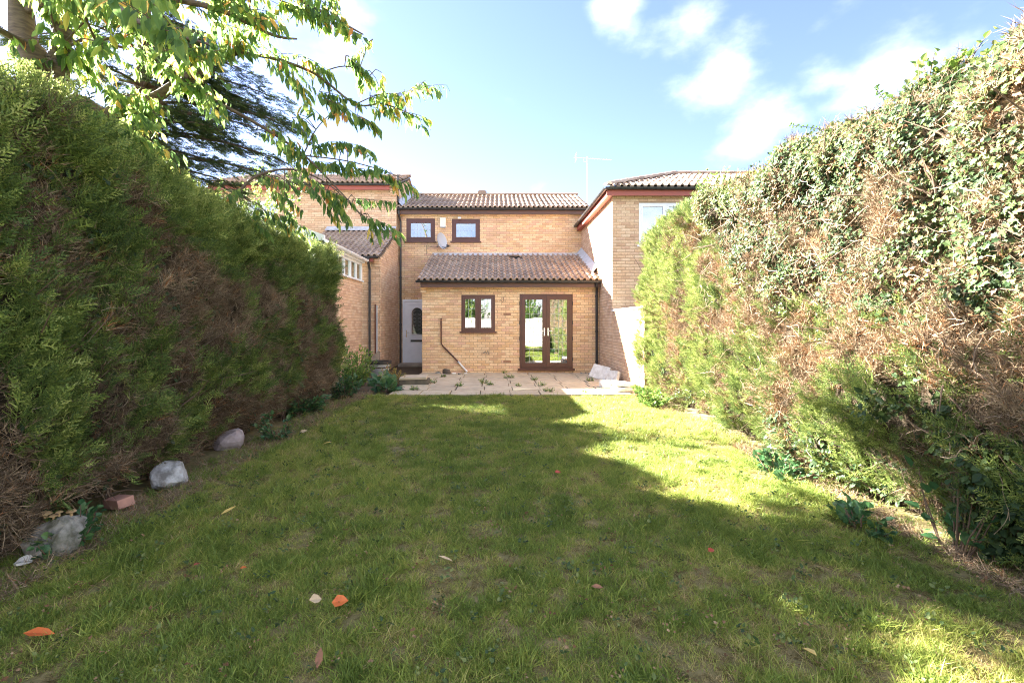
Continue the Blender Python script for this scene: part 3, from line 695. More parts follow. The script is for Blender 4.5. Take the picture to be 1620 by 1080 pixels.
gutter(rn, (xe-.03, ye-.01, 4.79), (xe+6.6, ye-.01, 4.77)); gutter(rn, (xe-.01, 17.25, 4.77), (xe-.01, ye-.02, 4.79))
pipe(rn, [(XR-.05, 12.85, 4.0), (XR-.05, 12.85, 3.9)], .02, 'overflow_pipe', M_white)

# garden wall running on towards the camera
gw = thing('garden_wall', 'sunlit garden wall running from the house wing into the ivy hedge', 'garden wall', (2.99, 11, 0))
B = BrickSet(M_brick_pink)
w = core_poly('wall', gw, (XR+.004, 12.17, -.02), (0,-1,0), (-1,0,0), [(0,0),(2.6,0),(2.6,1.74),(0,1.74)], thick=.2)
B.wall(w, (XR+.004, 12.17, 0), (0,-1,0), (-1,0,0), 2.6, 1.72); B.finish(gw)
for i in range(6):
    y1_ = 12.16 - i*.435; MB().box(XR-.03, XR+.24, y1_-.428, y1_, 1.723, 1.775).build('coping_stone', M_whitestone, gw)

# ================================================================= things fixed to the houses
dish = thing('satellite_dish', 'grey satellite dish on the brick wall below the small upper windows', 'satellite dish', P(697, 388, 16.45))
c = P(697, 382, 16.33); ax = Vector((.80, -.58, .18)).normalized(); s_ = ax.cross(Vector((0,0,1))).normalized(); u_ = s_.cross(ax)
v = []; f = []; nr, na = 5, 20
for r in range(nr+1):
    for k in range(na):
        t = 2*math.pi*k/na; rr_ = r/nr; v.append(c + s_*(.24*rr_*math.cos(t)) + u_*(.29*rr_*math.sin(t)) + ax*(.075*rr_*rr_))
for r in range(nr):
    for k in range(na): f.append((r*na+k, r*na+(k+1)%na, (r+1)*na+(k+1)%na, (r+1)*na+k))
m = MB().add(v, f); m.add([p - ax*.006 for p in v], [tuple(reversed(q)) for q in f]); m.build('reflector', M_dish, dish, smooth=True)
m = MB(); e = c + ax*.34 - u_*.26; m.tube([c - u_*.27 + ax*.05, e], .012, 6); m.build('feed_arm', M_black, dish)
MB().tube([e, e + Vector((.0,0,.0)) - ax*.09 + u_*.06], .03, 8).build('receiver_head', M_black, dish)
wb = Vector((c.x-.16, 16.585, c.z-.16)); MB().tube([c - ax*.01, c - ax*.10 - u_*.08, wb], .018, 6).build('wall_bracket', M_steel, dish)
MB().tube([e - ax*.02, wb + Vector((-.14, -.02, .0)), P(675, 388, 16.57), P(675, 403, 16.57)], .007, 5).build('cable', M_black, dish)
al = thing('alarm_box', 'cream alarm box under the eaves between the two small windows', 'alarm box', P(701, 359, 16.5))
p0, p1 = P(696.5, 345, 16.58), P(705.5, 359, 16.58)
MB().box(p0.x, p1.x, 16.50, 16.588, p1.z, p0.z).build('case', M_cream, al); MB().box(p0.x+.01, p1.x-.01, 16.51, 16.587, p1.z-.035, p1.z-.001).build('base', M_pot, al)
lamp = thing('security_light', 'small white light fitting tucked under the eaves above a window', 'light fitting', P(727, 345, 16.5))
p = P(727, 344.5, 16.5); m = MB(); m.obox(p, (1,0,0), .055, (0,.9,.3), .05, (0,-.3,.9), .03); m.build('head', M_white, lamp); MB().tube([p + Vector((0,.03,.01)), (p.x, 16.587, p.z+.03)], .014, 6).build('arm', M_white, lamp)
an = thing('tv_aerial', 'thin rooftop television aerial on a tall mast', 'aerial', (3.22, 17.0, 4.85))
mt = P(929, 252, 17.0); MB().tube([(mt.x, 17.0, 4.83), (mt.x, 17.0, mt.z+.10)], .019, 6).build('mast', M_steel, an)
bm_ = MB(); a0, a1 = P(908, 249, 17.0), P(967, 253, 17.3); bm_.tube([a0, a1], .009, 5); boom = bm_.build('boom', M_steel, an)
el = MB()
for i in range(11):
    q = a0.lerp(a1, .28 + .072*i); el.tube([q + Vector((0,-.10,-.01)), q + Vector((0,.10,.01))], .004, 4)
q = a0.lerp(a1, .05)
for dz in (-.12, -.05, .05, .12): el.tube([q + Vector((0,-.2,dz)), q + Vector((0,.2,dz))], .006, 4)
el.tube([q+Vector((0,0,-.13)), q+Vector((0,0,.13))], .005, 4); el.build('elements', M_steel, an)
MB().tube([P(923, 251, 17), P(924, 256, 17), P(930, 256.5, 17)], .008, 5).build('clamp', M_steel, an)

# ================================================================= vegetation helpers
PROTO_COLS = {}
def proto_collection(name, meshes):
    col = bpy.data.collections.new(name)
    for i, me in enumerate(meshes):
        o = bpy.data.objects.new('%s_%02d' % (name, i), me); col.objects.link(o)
    return col
def frames_to_euler(g, n):
    """growth direction g -> local +Z, face normal n -> local +Y (arrays of vectors)"""
    z = g / np.linalg.norm(g, axis=1, keepdims=True)
    y = n - (n*z).sum(1, keepdims=True)*z; ln_ = np.linalg.norm(y, axis=1, keepdims=True)
    bad = ln_[:, 0] < 1e-4; y[bad] = np.cross(z[bad], np.array([1.0, .3, .2])); y /= np.linalg.norm(y, axis=1, keepdims=True)
    x = np.cross(y, z)
    ry = np.arcsin(np.clip(-x[:, 2], -1, 1)); rx = np.arctan2(y[:, 2], z[:, 2]); rz = np.arctan2(x[:, 1], x[:, 0])
    return np.stack([rx, ry, rz], 1)
def scatter(name, parent, col, pts, eul, scl, pick, tint):
    n = len(pts); me = bpy.data.meshes.new(name); me.vertices.add(n)
    me.vertices.foreach_set('co', np.asarray(pts, dtype=np.float32).ravel())
    a = me.attributes.new('rot', 'FLOAT_VECTOR', 'POINT'); a.data.foreach_set('vector', np.asarray(eul, dtype=np.float32).ravel())
    for nm, arr in (('scl', scl), ('tint', tint)):
        a = me.attributes.new(nm, 'FLOAT', 'POINT'); a.data.foreach_set('value', np.asarray(arr, dtype=np.float32))
    a = me.attributes.new('pick', 'INT', 'POINT'); a.data.foreach_set('value', np.asarray(pick, dtype=np.int32))
    o = link(name, me, parent, kind='stuff')
    ng = bpy.data.node_groups.new(name, 'GeometryNodeTree')
    ng.interface.new_socket('Geometry', in_out='INPUT', socket_type='NodeSocketGeometry'); ng.interface.new_socket('Geometry', in_out='OUTPUT', socket_type='NodeSocketGeometry')
    N = ng.nodes; L = ng.links; gi = N.new('NodeGroupInput'); go = N.new('NodeGroupOutput')
    iop = N.new('GeometryNodeInstanceOnPoints'); ci = N.new('GeometryNodeCollectionInfo'); ci.inputs['Collection'].default_value = col
    ci.inputs['Separate Children'].default_value = True; ci.inputs['Reset Children'].default_value = True
    def na(nm, t):
        q = N.new('GeometryNodeInputNamedAttribute'); q.data_type = t; q.inputs['Name'].default_value = nm; return q.outputs['Attribute']
    e2r = N.new('FunctionNodeEulerToRotation'); L.new(na('rot', 'FLOAT_VECTOR'), e2r.inputs[0])
    m2p = N.new('GeometryNodeMeshToPoints'); L.new(gi.outputs[0], m2p.inputs['Mesh'])
    L.new(m2p.outputs[0], iop.inputs['Points']); L.new(ci.outputs[0], iop.inputs['Instance']); iop.inputs['Pick Instance'].default_value = True
    L.new(na('pick', 'INT'), iop.inputs['Instance Index']); L.new(e2r.outputs[0], iop.inputs['Rotation'])
    cv_ = N.new('ShaderNodeCombineXYZ'); s_ = na('scl', 'FLOAT')
    for i in range(3): L.new(s_, cv_.inputs[i])
    L.new(cv_.outputs[0], iop.inputs['Scale']); L.new(iop.outputs[0], go.inputs[0])
    md = o.modifiers.new('scatter', 'NODES'); md.node_group = ng
    return o
class TB:                                              # thin blades and leaves
    def __init__(s): s.v = []; s.f = []; s.b = []
    def mark(s, x=None):
        x = random.random() if x is None else x
        s.b += [x]*(len(s.f) - len(s.b))
    def blade(s, p, d, L, w, side, bend=Vector((0,0,0)), segs=2):
        p = Vector(p); d = Vector(d).normalized(); side = Vector(side).normalized(); b = len(s.v)
        for i in range(segs):
            t = i/segs; q = p + d*(L*t) + bend*(t*t); ww = w*(1-.55*t)/2
            s.v += [q - side*ww, q + side*ww]
        s.v.append(p + d*L + bend)
        for i in range(segs-1): s.f.append((b+2*i, b+2*i+1, b+2*i+3, b+2*i+2))
        s.f.append((b+2*segs-2, b+2*segs-1, b+2*segs)); s.mark()
    def leaf(s, p, d, n, L, W, curl=.15, fold=.25):
        p = Vector(p); d = Vector(d).normalized(); n = Vector(n); sd = d.cross(n)
        if sd.length < 1e-3: sd = d.cross(Vector((.3,.9,.2)))
        sd.normalize(); n = sd.cross(d); b = len(s.v)
        def pt(t, w): return p + d*(L*t) + sd*(W*w) + n*(L*curl*(-t*t) + abs(w)*W*fold)
        s.v += [pt(0,0), pt(.33,-.5), pt(.33,0), pt(.33,.5), pt(.68,-.40), pt(.68,0), pt(.68,.40), pt(1,0)]
        s.f += [(b,b+2,b+1),(b,b+3,b+2),(b+1,b+2,b+5,b+4),(b+2,b+3,b+6,b+5),(b+4,b+5,b+7),(b+5,b+6,b+7)]; s.mark()
    def poly(s, p, d, n, prof, size, fold=.2):
        p = Vector(p); d = Vector(d).normalized(); n = Vector(n); sd = d.cross(n); sd.normalize(); n = sd.cross(d); b = len(s.v)
        s.v += [p + d*(y*size) + sd*(x*size) + n*(abs(x)*size*fold) for x, y in prof]; k = len(prof)
        s.v.append(p + d*(.42*size)); s.f += [(b+k, b+i, b+(i+1) % k) for i in range(k)]; s.mark()
    def mesh(s, name, mat):
        me = bpy.data.meshes.new(name); me.from_pydata([tuple(q) for q in s.v], [], s.f); me.materials.append(mat)
        a = me.attributes.new('blade', 'FLOAT', 'FACE'); a.data.foreach_set('value', np.array(s.b, dtype=np.float32)); return me
def rv(s=1.0): return Vector((random.uniform(-s, s), random.uniform(-s, s), random.uniform(-s, s)))
IVY = [(0,0),(.22,-.10),(.46,.10),(.34,.30),(.50,.56),(.24,.56),(0,1.0),(-.24,.56),(-.50,.56),(-.34,.30),(-.46,.10),(-.22,-.10)]
M_cyp = leaf_mat('cypress_green', [(0, (.030,.052,.018)), (.35, (.066,.110,.032)), (.65, (.125,.185,.045)), (.85, (.22,.28,.065)), (1, (.33,.37,.12))], 'INSTANCER', .22, .55, .25)
M_dead = leaf_mat('dead_twigs', [(0, (.080,.056,.036)), (.35, (.18,.130,.088)), (.6, (.29,.215,.145)), (.85, (.43,.34,.225)), (1, (.36,.16,.07))], 'INSTANCER', 0, .9, .1)
M_ivy = leaf_mat('ivy_green', [(0, (0.018,0.037,0.016)), (.4, (0.036,0.068,0.027)), (.7, (0.074,0.115,0.033)), (1, (0.170,0.200,0.067))], 'INSTANCER', .22, .5, .22)
M_dry = leaf_mat('dry_leaves', [(0, (.12,.065,.035)), (.5, (.25,.16,.09)), (1, (.38,.28,.17))], 'INSTANCER', .15, .8, .1)
M_yew = leaf_mat('dark_conifer', [(0, (.028,.050,.020)), (.6, (.055,.090,.030)), (1, (.14,.19,.05))], 'INSTANCER', .12, .6, .2)
M_grass = leaf_mat('grass_blade', [(0, (.10,.155,.030)), (.35, (.185,.255,.048)), (.6, (.29,.335,.070)), (.8, (.37,.35,.11)), (1, (.44,.34,.17))], 'INSTANCER', .30, .5, .25)
M_thatch = leaf_mat('dry_grass', [(0, (.075,.060,.025)), (.35, (.18,.145,.060)), (.65, (.30,.25,.11)), (1, (.44,.37,.19))], 'INSTANCER', .15, .85, .1)
def frond(mat, L=.18, w=.0062, dens=15, spread=.070, droop=0.0):
    t = TB(); bx, by = random.uniform(-.04, .04), random.uniform(-.035, .035)
    ax = lambda q: Vector((bx*q*q, by*q*q - droop*q*q, L*q))
    for i in range(3): t.blade(ax(i/3), ax((i+1)/3)-ax(i/3), (ax((i+1)/3)-ax(i/3)).length*1.05, w*.9, (1,0,0), segs=1)
    for i in range(dens):
        q = .10 + .88*i/dens; s = 1 if i % 2 else -1; p = ax(q); l = spread*(1-.72*q)*random.uniform(.75, 1.2)
        d = Vector((s*.72, random.uniform(-.35, .35), .72)).normalized()
        t.blade(p, d, l, w*1.15, (0.3, 1, -s*.3) if random.random() < .3 else (-s*.7, .2, .7), segs=1)
        for k in range(4):
            qq = .22 + .19*k; s2 = 1 if k % 2 else -1; d2 = (d + Vector((s2*.55*(-.7 if s > 0 else .7), random.uniform(-.4, .4), s2*.55))).normalized()
            t.blade(p + d*(l*qq), d2, l*.42*(1.1-qq*.6), w*1.1, d2.cross(Vector((0,1,0))) if abs(d2.y) < .9 else (1,0,0), segs=1)
    return t.mesh('frond', mat)
def twigs(mat, n=13, L=.13, w=.0036, cone=.7):
    t = TB()
    for i in range(n):
        d = (Vector((0,0,1)) + rv(cone)).normalized(); p = rv(.02); l = L*random.uniform(.4, 1.1); b = rv(.03)
        t.blade(p, d, l, w*random.uniform(.7, 1.5), d.cross(rv()), b, 2)
        for k in range(2):
            q = random.uniform(.3, .8); d2 = (d + rv(.9)).normalized(); t.blade(p + d*(l*q) + b*(q*q), d2, l*.4, w*.8, d2.cross(rv()), segs=1)
    return t.mesh('twig_spray', mat)
def ivycl(mat, n=6, size=.055, rad=.07):
    t = TB()
    for i in range(n):
        p = Vector((random.uniform(-rad, rad), random.uniform(-.01, .05), random.uniform(-rad, rad)))
        d = Vector((random.uniform(-.8, .8), random.uniform(-.1, .4), -.6 + random.uniform(-.5, .8))).normalized()
        t.poly(p, d, Vector((random.uniform(-.5, .5), 1, random.uniform(-.1, .9))), IVY, size*random.uniform(.6, 1.15), random.uniform(.05, .3))
    return t.mesh('ivy_leaves', mat)
def leafcl(mat, n=6, L=.07, W=.04, rad=.07):
    t = TB()
    for i in range(n):
        p = Vector((random.uniform(-rad, rad), random.uniform(-.01, .05), random.uniform(-rad, rad)))
        t.leaf(p, Vector((random.uniform(-.9, .9), random.uniform(0, .7), random.uniform(-.9, .5))), Vector((random.uniform(-.5, .5), 1, random.uniform(0, .9))), L*random.uniform(.6, 1.1), W)
    return t.mesh('leaf_cluster', mat)
def tuft(mat, n=22, r=.055, h=(.022, .062), w=.0042, lean=.6, flat=False):
    t = TB()
    for i in range(n):
        a = random.uniform(0, 6.283); q = r*math.sqrt(random.random()); p = Vector((q*math.cos(a), q*math.sin(a), -.004))
        d = Vector((random.gauss(0, lean), random.gauss(0, lean), .35 if flat else 1)).normalized(); l = random.uniform(*h)
        t.blade(p, d, l, w*random.uniform(.7, 1.25), d.cross(Vector((math.cos(a+1), math.sin(a+1), .2))), Vector((d.x, d.y, -.5))*l*random.uniform(.05, .45), 2)
    return t.mesh('grass_tuft', mat)
random.seed(11)
COL_H = proto_collection('hedge_sprays', [frond(M_cyp) for _ in range(5)] + [twigs(M_dead) for _ in range(4)] + [ivycl(M_ivy, 10, .038) for _ in range(4)] + [ivycl(M_dry, 5, .034) for _ in range(2)] + [leafcl(M_ivy) for _ in range(3)])
GREEN, DEAD, IVYC, DRY, BROAD = (0, 5), (5, 9), (9, 13), (13, 15), (15, 18)

# ---------------------------------------------------------------- hedges
def hedge(name, label, sgn, xf, y0, y1, ztop, count, choose, depth=.75, seed=1.0, stems=()):
    h = thing(name, label, 'hedge', (xf((y0+y1)/2) - sgn*.5, (y0+y1)/2, 0))
    pts = np.zeros((count, 3)); nor = np.zeros((count, 3)); i = 0; RD = .38
    r_ = np.random.default_rng(int(seed*100))
    def surf(y, s, zt, flat=.55):
        L1 = zt - RD - .06; L2 = RD*math.pi/2; s = s*(L1 + L2 + flat)
        endr = max(0.0, 1 - (y1 - y)/.55); er = .35*endr**2.2
        if s < L1:
            z = .06 + s; rec = -(.34 if sgn > 0 else .17)*max(0, (.42 - z)/.42)**1.3 + .05*math.sin(z*1.5); return (rec, z, 1.0, .12 if z > .4 else -.35, er)
        s -= L1
        if s < L2: a = s/RD; return (-RD + RD*math.cos(a) + .03, zt - RD + RD*math.sin(a), math.cos(a), math.sin(a), er)
        return (-RD - (s-L2), zt, .0, 1.0, er)
    while i < count:
        y = y0 + (y1-y0)*r_.random(); end = r_.random() < .07
        zt = ztop(y)
        if end:
            y = y1; u = r_.random(); z = .1 + (zt-.15)*r_.random(); x = xf(y) - sgn*(.25 + depth*u); n = Vector((sgn*.35*(1-u), 1, .1)); p = Vector((x, y - .05 - .12*u, z))
        else:
            dx, z, nx, nzv, er = surf(y, r_.random(), zt); p = Vector((xf(y) + sgn*(dx - er), y, z)); n = Vector((sgn*nx, er*1.6, nzv)).normalized()
        d = .19*fbm((p.x*1.1+seed, p.y*1.5, p.z*1.3), 2) + .12*fbm((p.x*3+seed, p.y*3.6, p.z*3.0), 2) - abs(r_.normal(0, .035))
        pts[i] = p + n*d; nor[i] = n; i += 1
    kind, tint, scl, out = choose(pts, nor, r_)
    up = np.array([0, 0, 1.0])
    g = nor*out[:, None] + up*(.75 + .25*r_.normal(0, 1, (count, 1))) + r_.normal(0, .38, (count, 3))
    fn = nor + r_.normal(0, .5, (count, 3))
    lf = np.isin(kind, [k for a, b in (IVYC, DRY, BROAD) for k in range(a, b)])
    g[lf] = up + r_.normal(0, .25, (lf.sum(), 3)); fn[lf] = nor[lf] + r_.normal(0, .3, (lf.sum(), 3))
    # dead wood mostly strays sideways
    scatter('foliage', h, COL_H, pts, frames_to_euler(g, fn), scl, kind, tint)
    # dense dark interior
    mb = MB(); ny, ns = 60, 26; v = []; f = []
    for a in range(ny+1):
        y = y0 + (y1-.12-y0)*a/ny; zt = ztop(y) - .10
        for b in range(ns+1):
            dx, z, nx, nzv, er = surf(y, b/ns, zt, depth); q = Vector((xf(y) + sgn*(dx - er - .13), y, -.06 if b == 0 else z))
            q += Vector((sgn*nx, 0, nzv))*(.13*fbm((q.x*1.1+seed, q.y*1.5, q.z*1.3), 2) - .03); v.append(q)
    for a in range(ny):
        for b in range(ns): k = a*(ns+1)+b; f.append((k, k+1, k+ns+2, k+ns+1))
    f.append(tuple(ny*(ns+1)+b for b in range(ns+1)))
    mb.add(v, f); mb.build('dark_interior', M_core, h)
    random.seed(int(seed*10))
    for k in range(int((y1-y0)/.55)):
        y = y0 + .3 + k*.55 + random.uniform(-.15, .15); x = xf(y) - sgn*random.uniform(.16, .30); r0 = random.uniform(.018, .04)
        MB().tube([(x, y, -.03), (x + sgn*.03, y + random.uniform(-.05, .05), .35), (x + sgn*random.uniform(.03, .12), y + random.uniform(-.12, .12), .75), (x + sgn*random.uniform(-.05, .12), y + random.uniform(-.2, .2), 1.3)], [r0, r0*.9, r0*.75, r0*.4], 7).build('stem', M_stem, h)
    tw = MB()
    for k in range(280):
        y = random.uniform(max(y0, 1.6), y1-.3); z = random.uniform(.05, 1.6) if sgn > 0 else random.uniform(.05, 2.9); x = xf(y) - sgn*(.02 + (.15 if z < .4 else 0)); L = random.uniform(.15, .5)
        d = Vector((sgn*random.uniform(-.1, .5), random.uniform(-1, 1), random.uniform(-.3, 1))).normalized(); p = Vector((x, y, z))
        tw.tube([p, p + d*L*.5 + rv(.03), p + d*L + rv(.06)], [.007, .005, .002], 5)
    tw.build('bare_twigs', M_twig, h, kind='stuff')
    return h
def interp(tab):
    xs = [a for a, b in tab]; ys = [b for a, b in tab]
    return lambda y: float(np.interp(y, xs, ys))
def pickr(r_, rg, n): return r_.integers(rg[0], rg[1], n)
def choose_left(p, n, r_):
    N = len(p); z = p[:, 2]; y = p[:, 1]
    a = nz_arr(p, .95, 4.2); b = nz_arr(p, 2.6, 9.1)
    g = -.05 + .70*a + .48*b + .55*np.clip((z-1.75)/.8, 0, 1) - .28*np.clip((.95-z)/.9, 0, 1) + .22*np.clip((y-7.9)/1.0, 0, 1)*(z > .9)
    green = (g + r_.normal(0, .16, N)) > .10
    kind = np.where(green, pickr(r_, GREEN, N), pickr(r_, DEAD, N))
    tint = np.where(green, .50 + .25*a + .16*r_.normal(0, 1, N) + .30*np.clip((z-2.1)/.6, 0, 1), .38 + .28*b + .16*r_.normal(0, 1, N))
    lf = (r_.random(N) < .018 + .05*(nz_arr(p, 1.9, 31.0, 1) > .35)); kind = np.where(lf, pickr(r_, BROAD, N), kind); tint = np.where(lf, .25 + .3*r_.random(N), tint)
    rust = (~green) & (r_.random(N) < .035); tint = np.where(rust, 1.0, np.clip(tint, 0, .9))
    scl = np.where(green, r_.uniform(.65, 1.5, N), r_.uniform(.7, 1.45, N)) * (1 + .35*np.clip((z-2.4)/.4, 0, 1)); scl = np.where(lf, .8, scl)
    return kind, tint, scl, np.where(green, .75, .35)
def choose_right(p, n, r_):
    N = len(p); z = p[:, 2]; y = p[:, 1]
    a = nz_arr(p, .95, 14.2); b = nz_arr(p, 2.4, 19.1)
    ivy_line = np.interp(y, [1, 4, 5.5, 7.0, 8], [1.2, 1.45, 1.85, 2.75, 4.2])
    ivy = (z + .45*a + .3*b + r_.normal(0, .12, N)) > ivy_line
    g = .10 + .55*a + .55*b + .36*np.clip((y-8.4)/1.4, 0, 1) + .45*np.clip((z-2.9)/.3, 0, 1)*(y > 6.8) + .12*(z < .9)
    green = ((g + r_.normal(0, .18, N)) > .10) & ~ivy
    kind = np.where(green, pickr(r_, GREEN, N), pickr(r_, DEAD, N))
    tint = np.where(green, 0.60 + .22*a + .15*r_.normal(0, 1, N) + .18*np.clip((y-6)/3, 0, 1), .66 + .22*b + .17*r_.normal(0, 1, N))
    u = r_.random(N); gi = .36 + .5*b + .30*np.clip((z-2.55)/.4, 0, 1)
    isleaf = ivy & (u < gi); isdry = ivy & ~isleaf & (u < gi + .16)
    kind = np.where(isleaf, pickr(r_, IVYC, N), np.where(isdry, pickr(r_, DRY, N), kind))
    tint = np.where(isleaf, .45 + .25*a + .2*r_.normal(0, 1, N) + .2*np.clip((z-2.8)/.3, 0, 1), np.where(isdry, r_.random(N), np.where(ivy, .52 + .14*r_.normal(0, 1, N), tint)))
    low = (z < .55 + .5*b + .35*np.clip((4.2-y)/1.5, 0, 1)) & (r_.random(N) < np.clip(.10 + .5*nz_arr(p, 1.6, 77., 1) + .22*np.clip((4.6-y)/1.2, 0, 1), 0, .45))
    kind = np.where(low, np.where(r_.random(N) < .5, pickr(r_, BROAD, N), pickr(r_, IVYC, N)), kind); tint = np.where(low, .35 + .25*r_.random(N), tint)
    rust = (~green) & ~isleaf & ~low & (r_.random(N) < .05); tint = np.where(rust & ~isdry, 1.0, np.clip(tint, 0, .97))
    scl = np.where(green, r_.uniform(.5, 1.1, N), r_.uniform(.6, 1.2, N)); scl = np.where(isleaf | isdry | low, r_.uniform(.7, 1.15, N), scl)
    return kind, tint, scl, np.where(green, .7, .45)
hl = hedge('conifer_hedge', 'dark green conifer hedge with brown bare patches, overhung by cherry branches', 1, interp([(.9, -2.86), (4, -2.92), (6, -3.0), (9.15, -2.92)]), .9, 9.15,
           interp([(.9, 2.85), (3, 2.85), (4, 2.75), (5.2, 2.65), (7, 2.60), (8.5, 2.58), (9.15, 2.4)]), 27000, choose_left, depth=.8, seed=1.3)
hr = hedge('conifer_hedge', 'sunlit ivy covered conifer hedge with tan dry patches', -1, interp([(.9, 2.82), (4, 2.85), (7, 3.0), (8.6, 3.06), (10.2, 2.96)]), .9, 10.2,
           interp([(.9, 3.05), (3, 3.08), (5.6, 3.22), (7.4, 3.35), (8.6, 3.42), (9.5, 3.35), (10.2, 3.05)]), 34000, choose_right, depth=.9, seed=2.7)
# dry vines hanging in the ivy
random.seed(5); vm = MB()
for k in range(380):
    y = random.uniform(1.8, 6.6); z = random.uniform(1.3, 2.95) if random.random() < .8 else random.uniform(.4, 1.4); x = 2.76 + .02*random.random() + (.10 if z > 2.75 else 0)
    p = Vector((x, y, z)); pts_ = [p]; d = Vector((0, random.uniform(-1, 1), random.uniform(-.9, .6))).normalized()
    for s in range(random.randint(2, 5)):
        d = (d + Vector((random.uniform(-.25, .25), random.uniform(-.6, .6), random.uniform(-.6, .5)))).normalized(); q = pts_[-1] + d*.05; q.x = min(max(q.x, 2.66), 2.86); pts_.append(q)
    r0 = random.choice((.002, .0025, .003, .0045)); vm.tube(pts_, list(np.linspace(r0, r0*.6, len(pts_))), 5)
vm.build('dry_vines', M_vine, hr, kind='stuff')
for a, b, c_, r0 in ((P(1450, 375, 3.42), P(1462, 395, 3.38), P(1505, 402, 3.30), .022), (P(1440, 300, 3.4), P(1448, 330, 3.4), P(1444, 345, 3.4), .016), (P(1380, 560, 3.9), P(1400, 640, 3.8), P(1410, 700, 3.7), .02)):
    MB().tube([a, b, c_], [r0*.8, r0, r0*.7], 8).build('vine_stem', M_vine, hr)

# ---------------------------------------------------------------- grass
random.seed(21)
COL_G = proto_collection('grass_tufts', [tuft(M_grass) for _ in range(5)] + [tuft(M_grass, 20, .05, (.05, .10), .0046, .55) for _ in range(3)] + [tuft(M_thatch, 24, .06, (.03, .07), .0036, .9, True) for _ in range(3)])
def lawn():
    r_ = np.random.default_rng(77); P_ = []
    for (ya, yb, dens, s) in ((1.15, 3.2, 1500, .82), (3.2, 5.5, 1000, .95), (5.5, 9.55, 600, 1.1), (-3.3, 1.15, 90, 2.0)):
        n = int((yb-ya)*6.0*dens); q = np.stack([r_.uniform(-2.98, 3.02, n), r_.uniform(ya, yb, n), np.zeros(n), np.full(n, s)], 1); P_.append(q)
    q = np.concatenate(P_); x, y = q[:, 0], q[:, 1]; n = len(q); p3 = np.stack([x, y, np.zeros(n)], 1)
    a = nz_arr(p3, .8, 3.3, 2); b = nz_arr(p3, 5.2, 8.8, 3); c = nz_arr(p3, 9.5, 1.8, 2)
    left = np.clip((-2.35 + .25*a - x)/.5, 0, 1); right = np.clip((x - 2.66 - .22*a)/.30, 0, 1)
    keep = r_.random(n) > (.80*left + .75*right + .10*np.clip(b*2.4 - .25, 0, 1) + .12*np.clip(c*2, 0, 1))
    edge = 9.46 + .06*nz_arr(p3, 5.0, 2.0, 1); keep &= (y < edge)
    z = .025*np.array([fbm((u*1.6, v*1.6, 3.1), 3) for u, v in zip(x, y)]) - .003
    dry = (r_.random(n) < np.clip(.10 + .55*b + .75*c, .02, .85)) & (left < .5)
    long_ = (r_.random(n) < np.clip(.10 + .6*a + .3*np.clip((x-1.2)/1.0, 0, 1) + .25*np.clip((-1.5-x)/.6, 0, 1), 0, .6)) & ~dry
    pick = np.where(dry, r_.integers(8, 11, n), np.where(long_, r_.integers(5, 8, n), r_.integers(0, 5, n)))
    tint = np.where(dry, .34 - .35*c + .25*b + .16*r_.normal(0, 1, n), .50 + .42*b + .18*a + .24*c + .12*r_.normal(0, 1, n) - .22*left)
    scl = q[:, 3]*(.70 + .50*np.clip(.4 - b, 0, 1) + .75*np.clip(-c, -.45, .6) + .12*r_.normal(0, 1, n)); scl = np.clip(scl, .35, 2.2)
    g = np.stack([.25*nz_arr(p3, 1.7, 40., 1) + r_.normal(0, .12, n), .25*nz_arr(p3, 1.7, 60., 1) + r_.normal(0, .12, n), np.ones(n)], 1)
    th_ = r_.uniform(0, 6.283, n); fn = np.stack([np.cos(th_), np.sin(th_), np.zeros(n)], 1)
    k = keep; pts = np.stack([x, y, z], 1)
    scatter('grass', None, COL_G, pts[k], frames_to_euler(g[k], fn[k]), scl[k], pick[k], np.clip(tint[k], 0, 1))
lawn(); g_ = bpy.data.objects['grass']; g_['label'] = 'rough mown lawn grass, green with brown thin patches'; g_['category'] = 'grass'
# clover leaves and small leaf fragments in the turf
r_ = np.random.default_rng(19); n = 2400; y = 1.2 + 8.2*r_.random(n)**1.5; x = r_.uniform(-2.6, 2.7, n); pts = np.stack([x, y, r_.uniform(.018, .04, n)], 1)
g = r_.normal(0, 1, (n, 3)); g[:, 2] *= .3; fn = r_.normal(0, .35, (n, 3)); fn[:, 2] += 1; isd = r_.random(n) < .45
o = scatter('turf_litter', None, COL_H, pts, frames_to_euler(g, fn), r_.uniform(.22, .5, n), np.where(isd, r_.integers(13, 15, n), r_.integers(15, 18, n)), np.where(isd, r_.random(n)*.8, .5 + .5*r_.random(n))); o['label'] = 'clover leaves and leaf fragments scattered through the lawn'; o['category'] = 'litter'
# litter of dry needles and twigs under the hedges
r_ = np.random.default_rng(8); n = 2600; side = r_.random(n) < .5; y = r_.uniform(1.3, 9.8, n); x = np.where(side, -2.52 - np.abs(r_.normal(0, .20, n)), 2.72 + np.abs(r_.normal(0, .12, n)))
pts = np.stack([x, y, np.full(n, .012)], 1); g = r_.normal(0, 1, (n, 3)); g[:, 2] = np.abs(g[:, 2])*.15; fn = r_.normal(0, .2, (n, 3)); fn[:, 2] += 1
o = scatter('needle_litter', None, COL_H, pts, frames_to_euler(g, fn), r_.uniform(.4, .9, n), r_.integers(5, 9, n), np.clip(r_.normal(.55, .2, n), 0, 1)); o['label'] = 'dry needles and twigs littering the soil under both hedges'; o['category'] = 'litter'

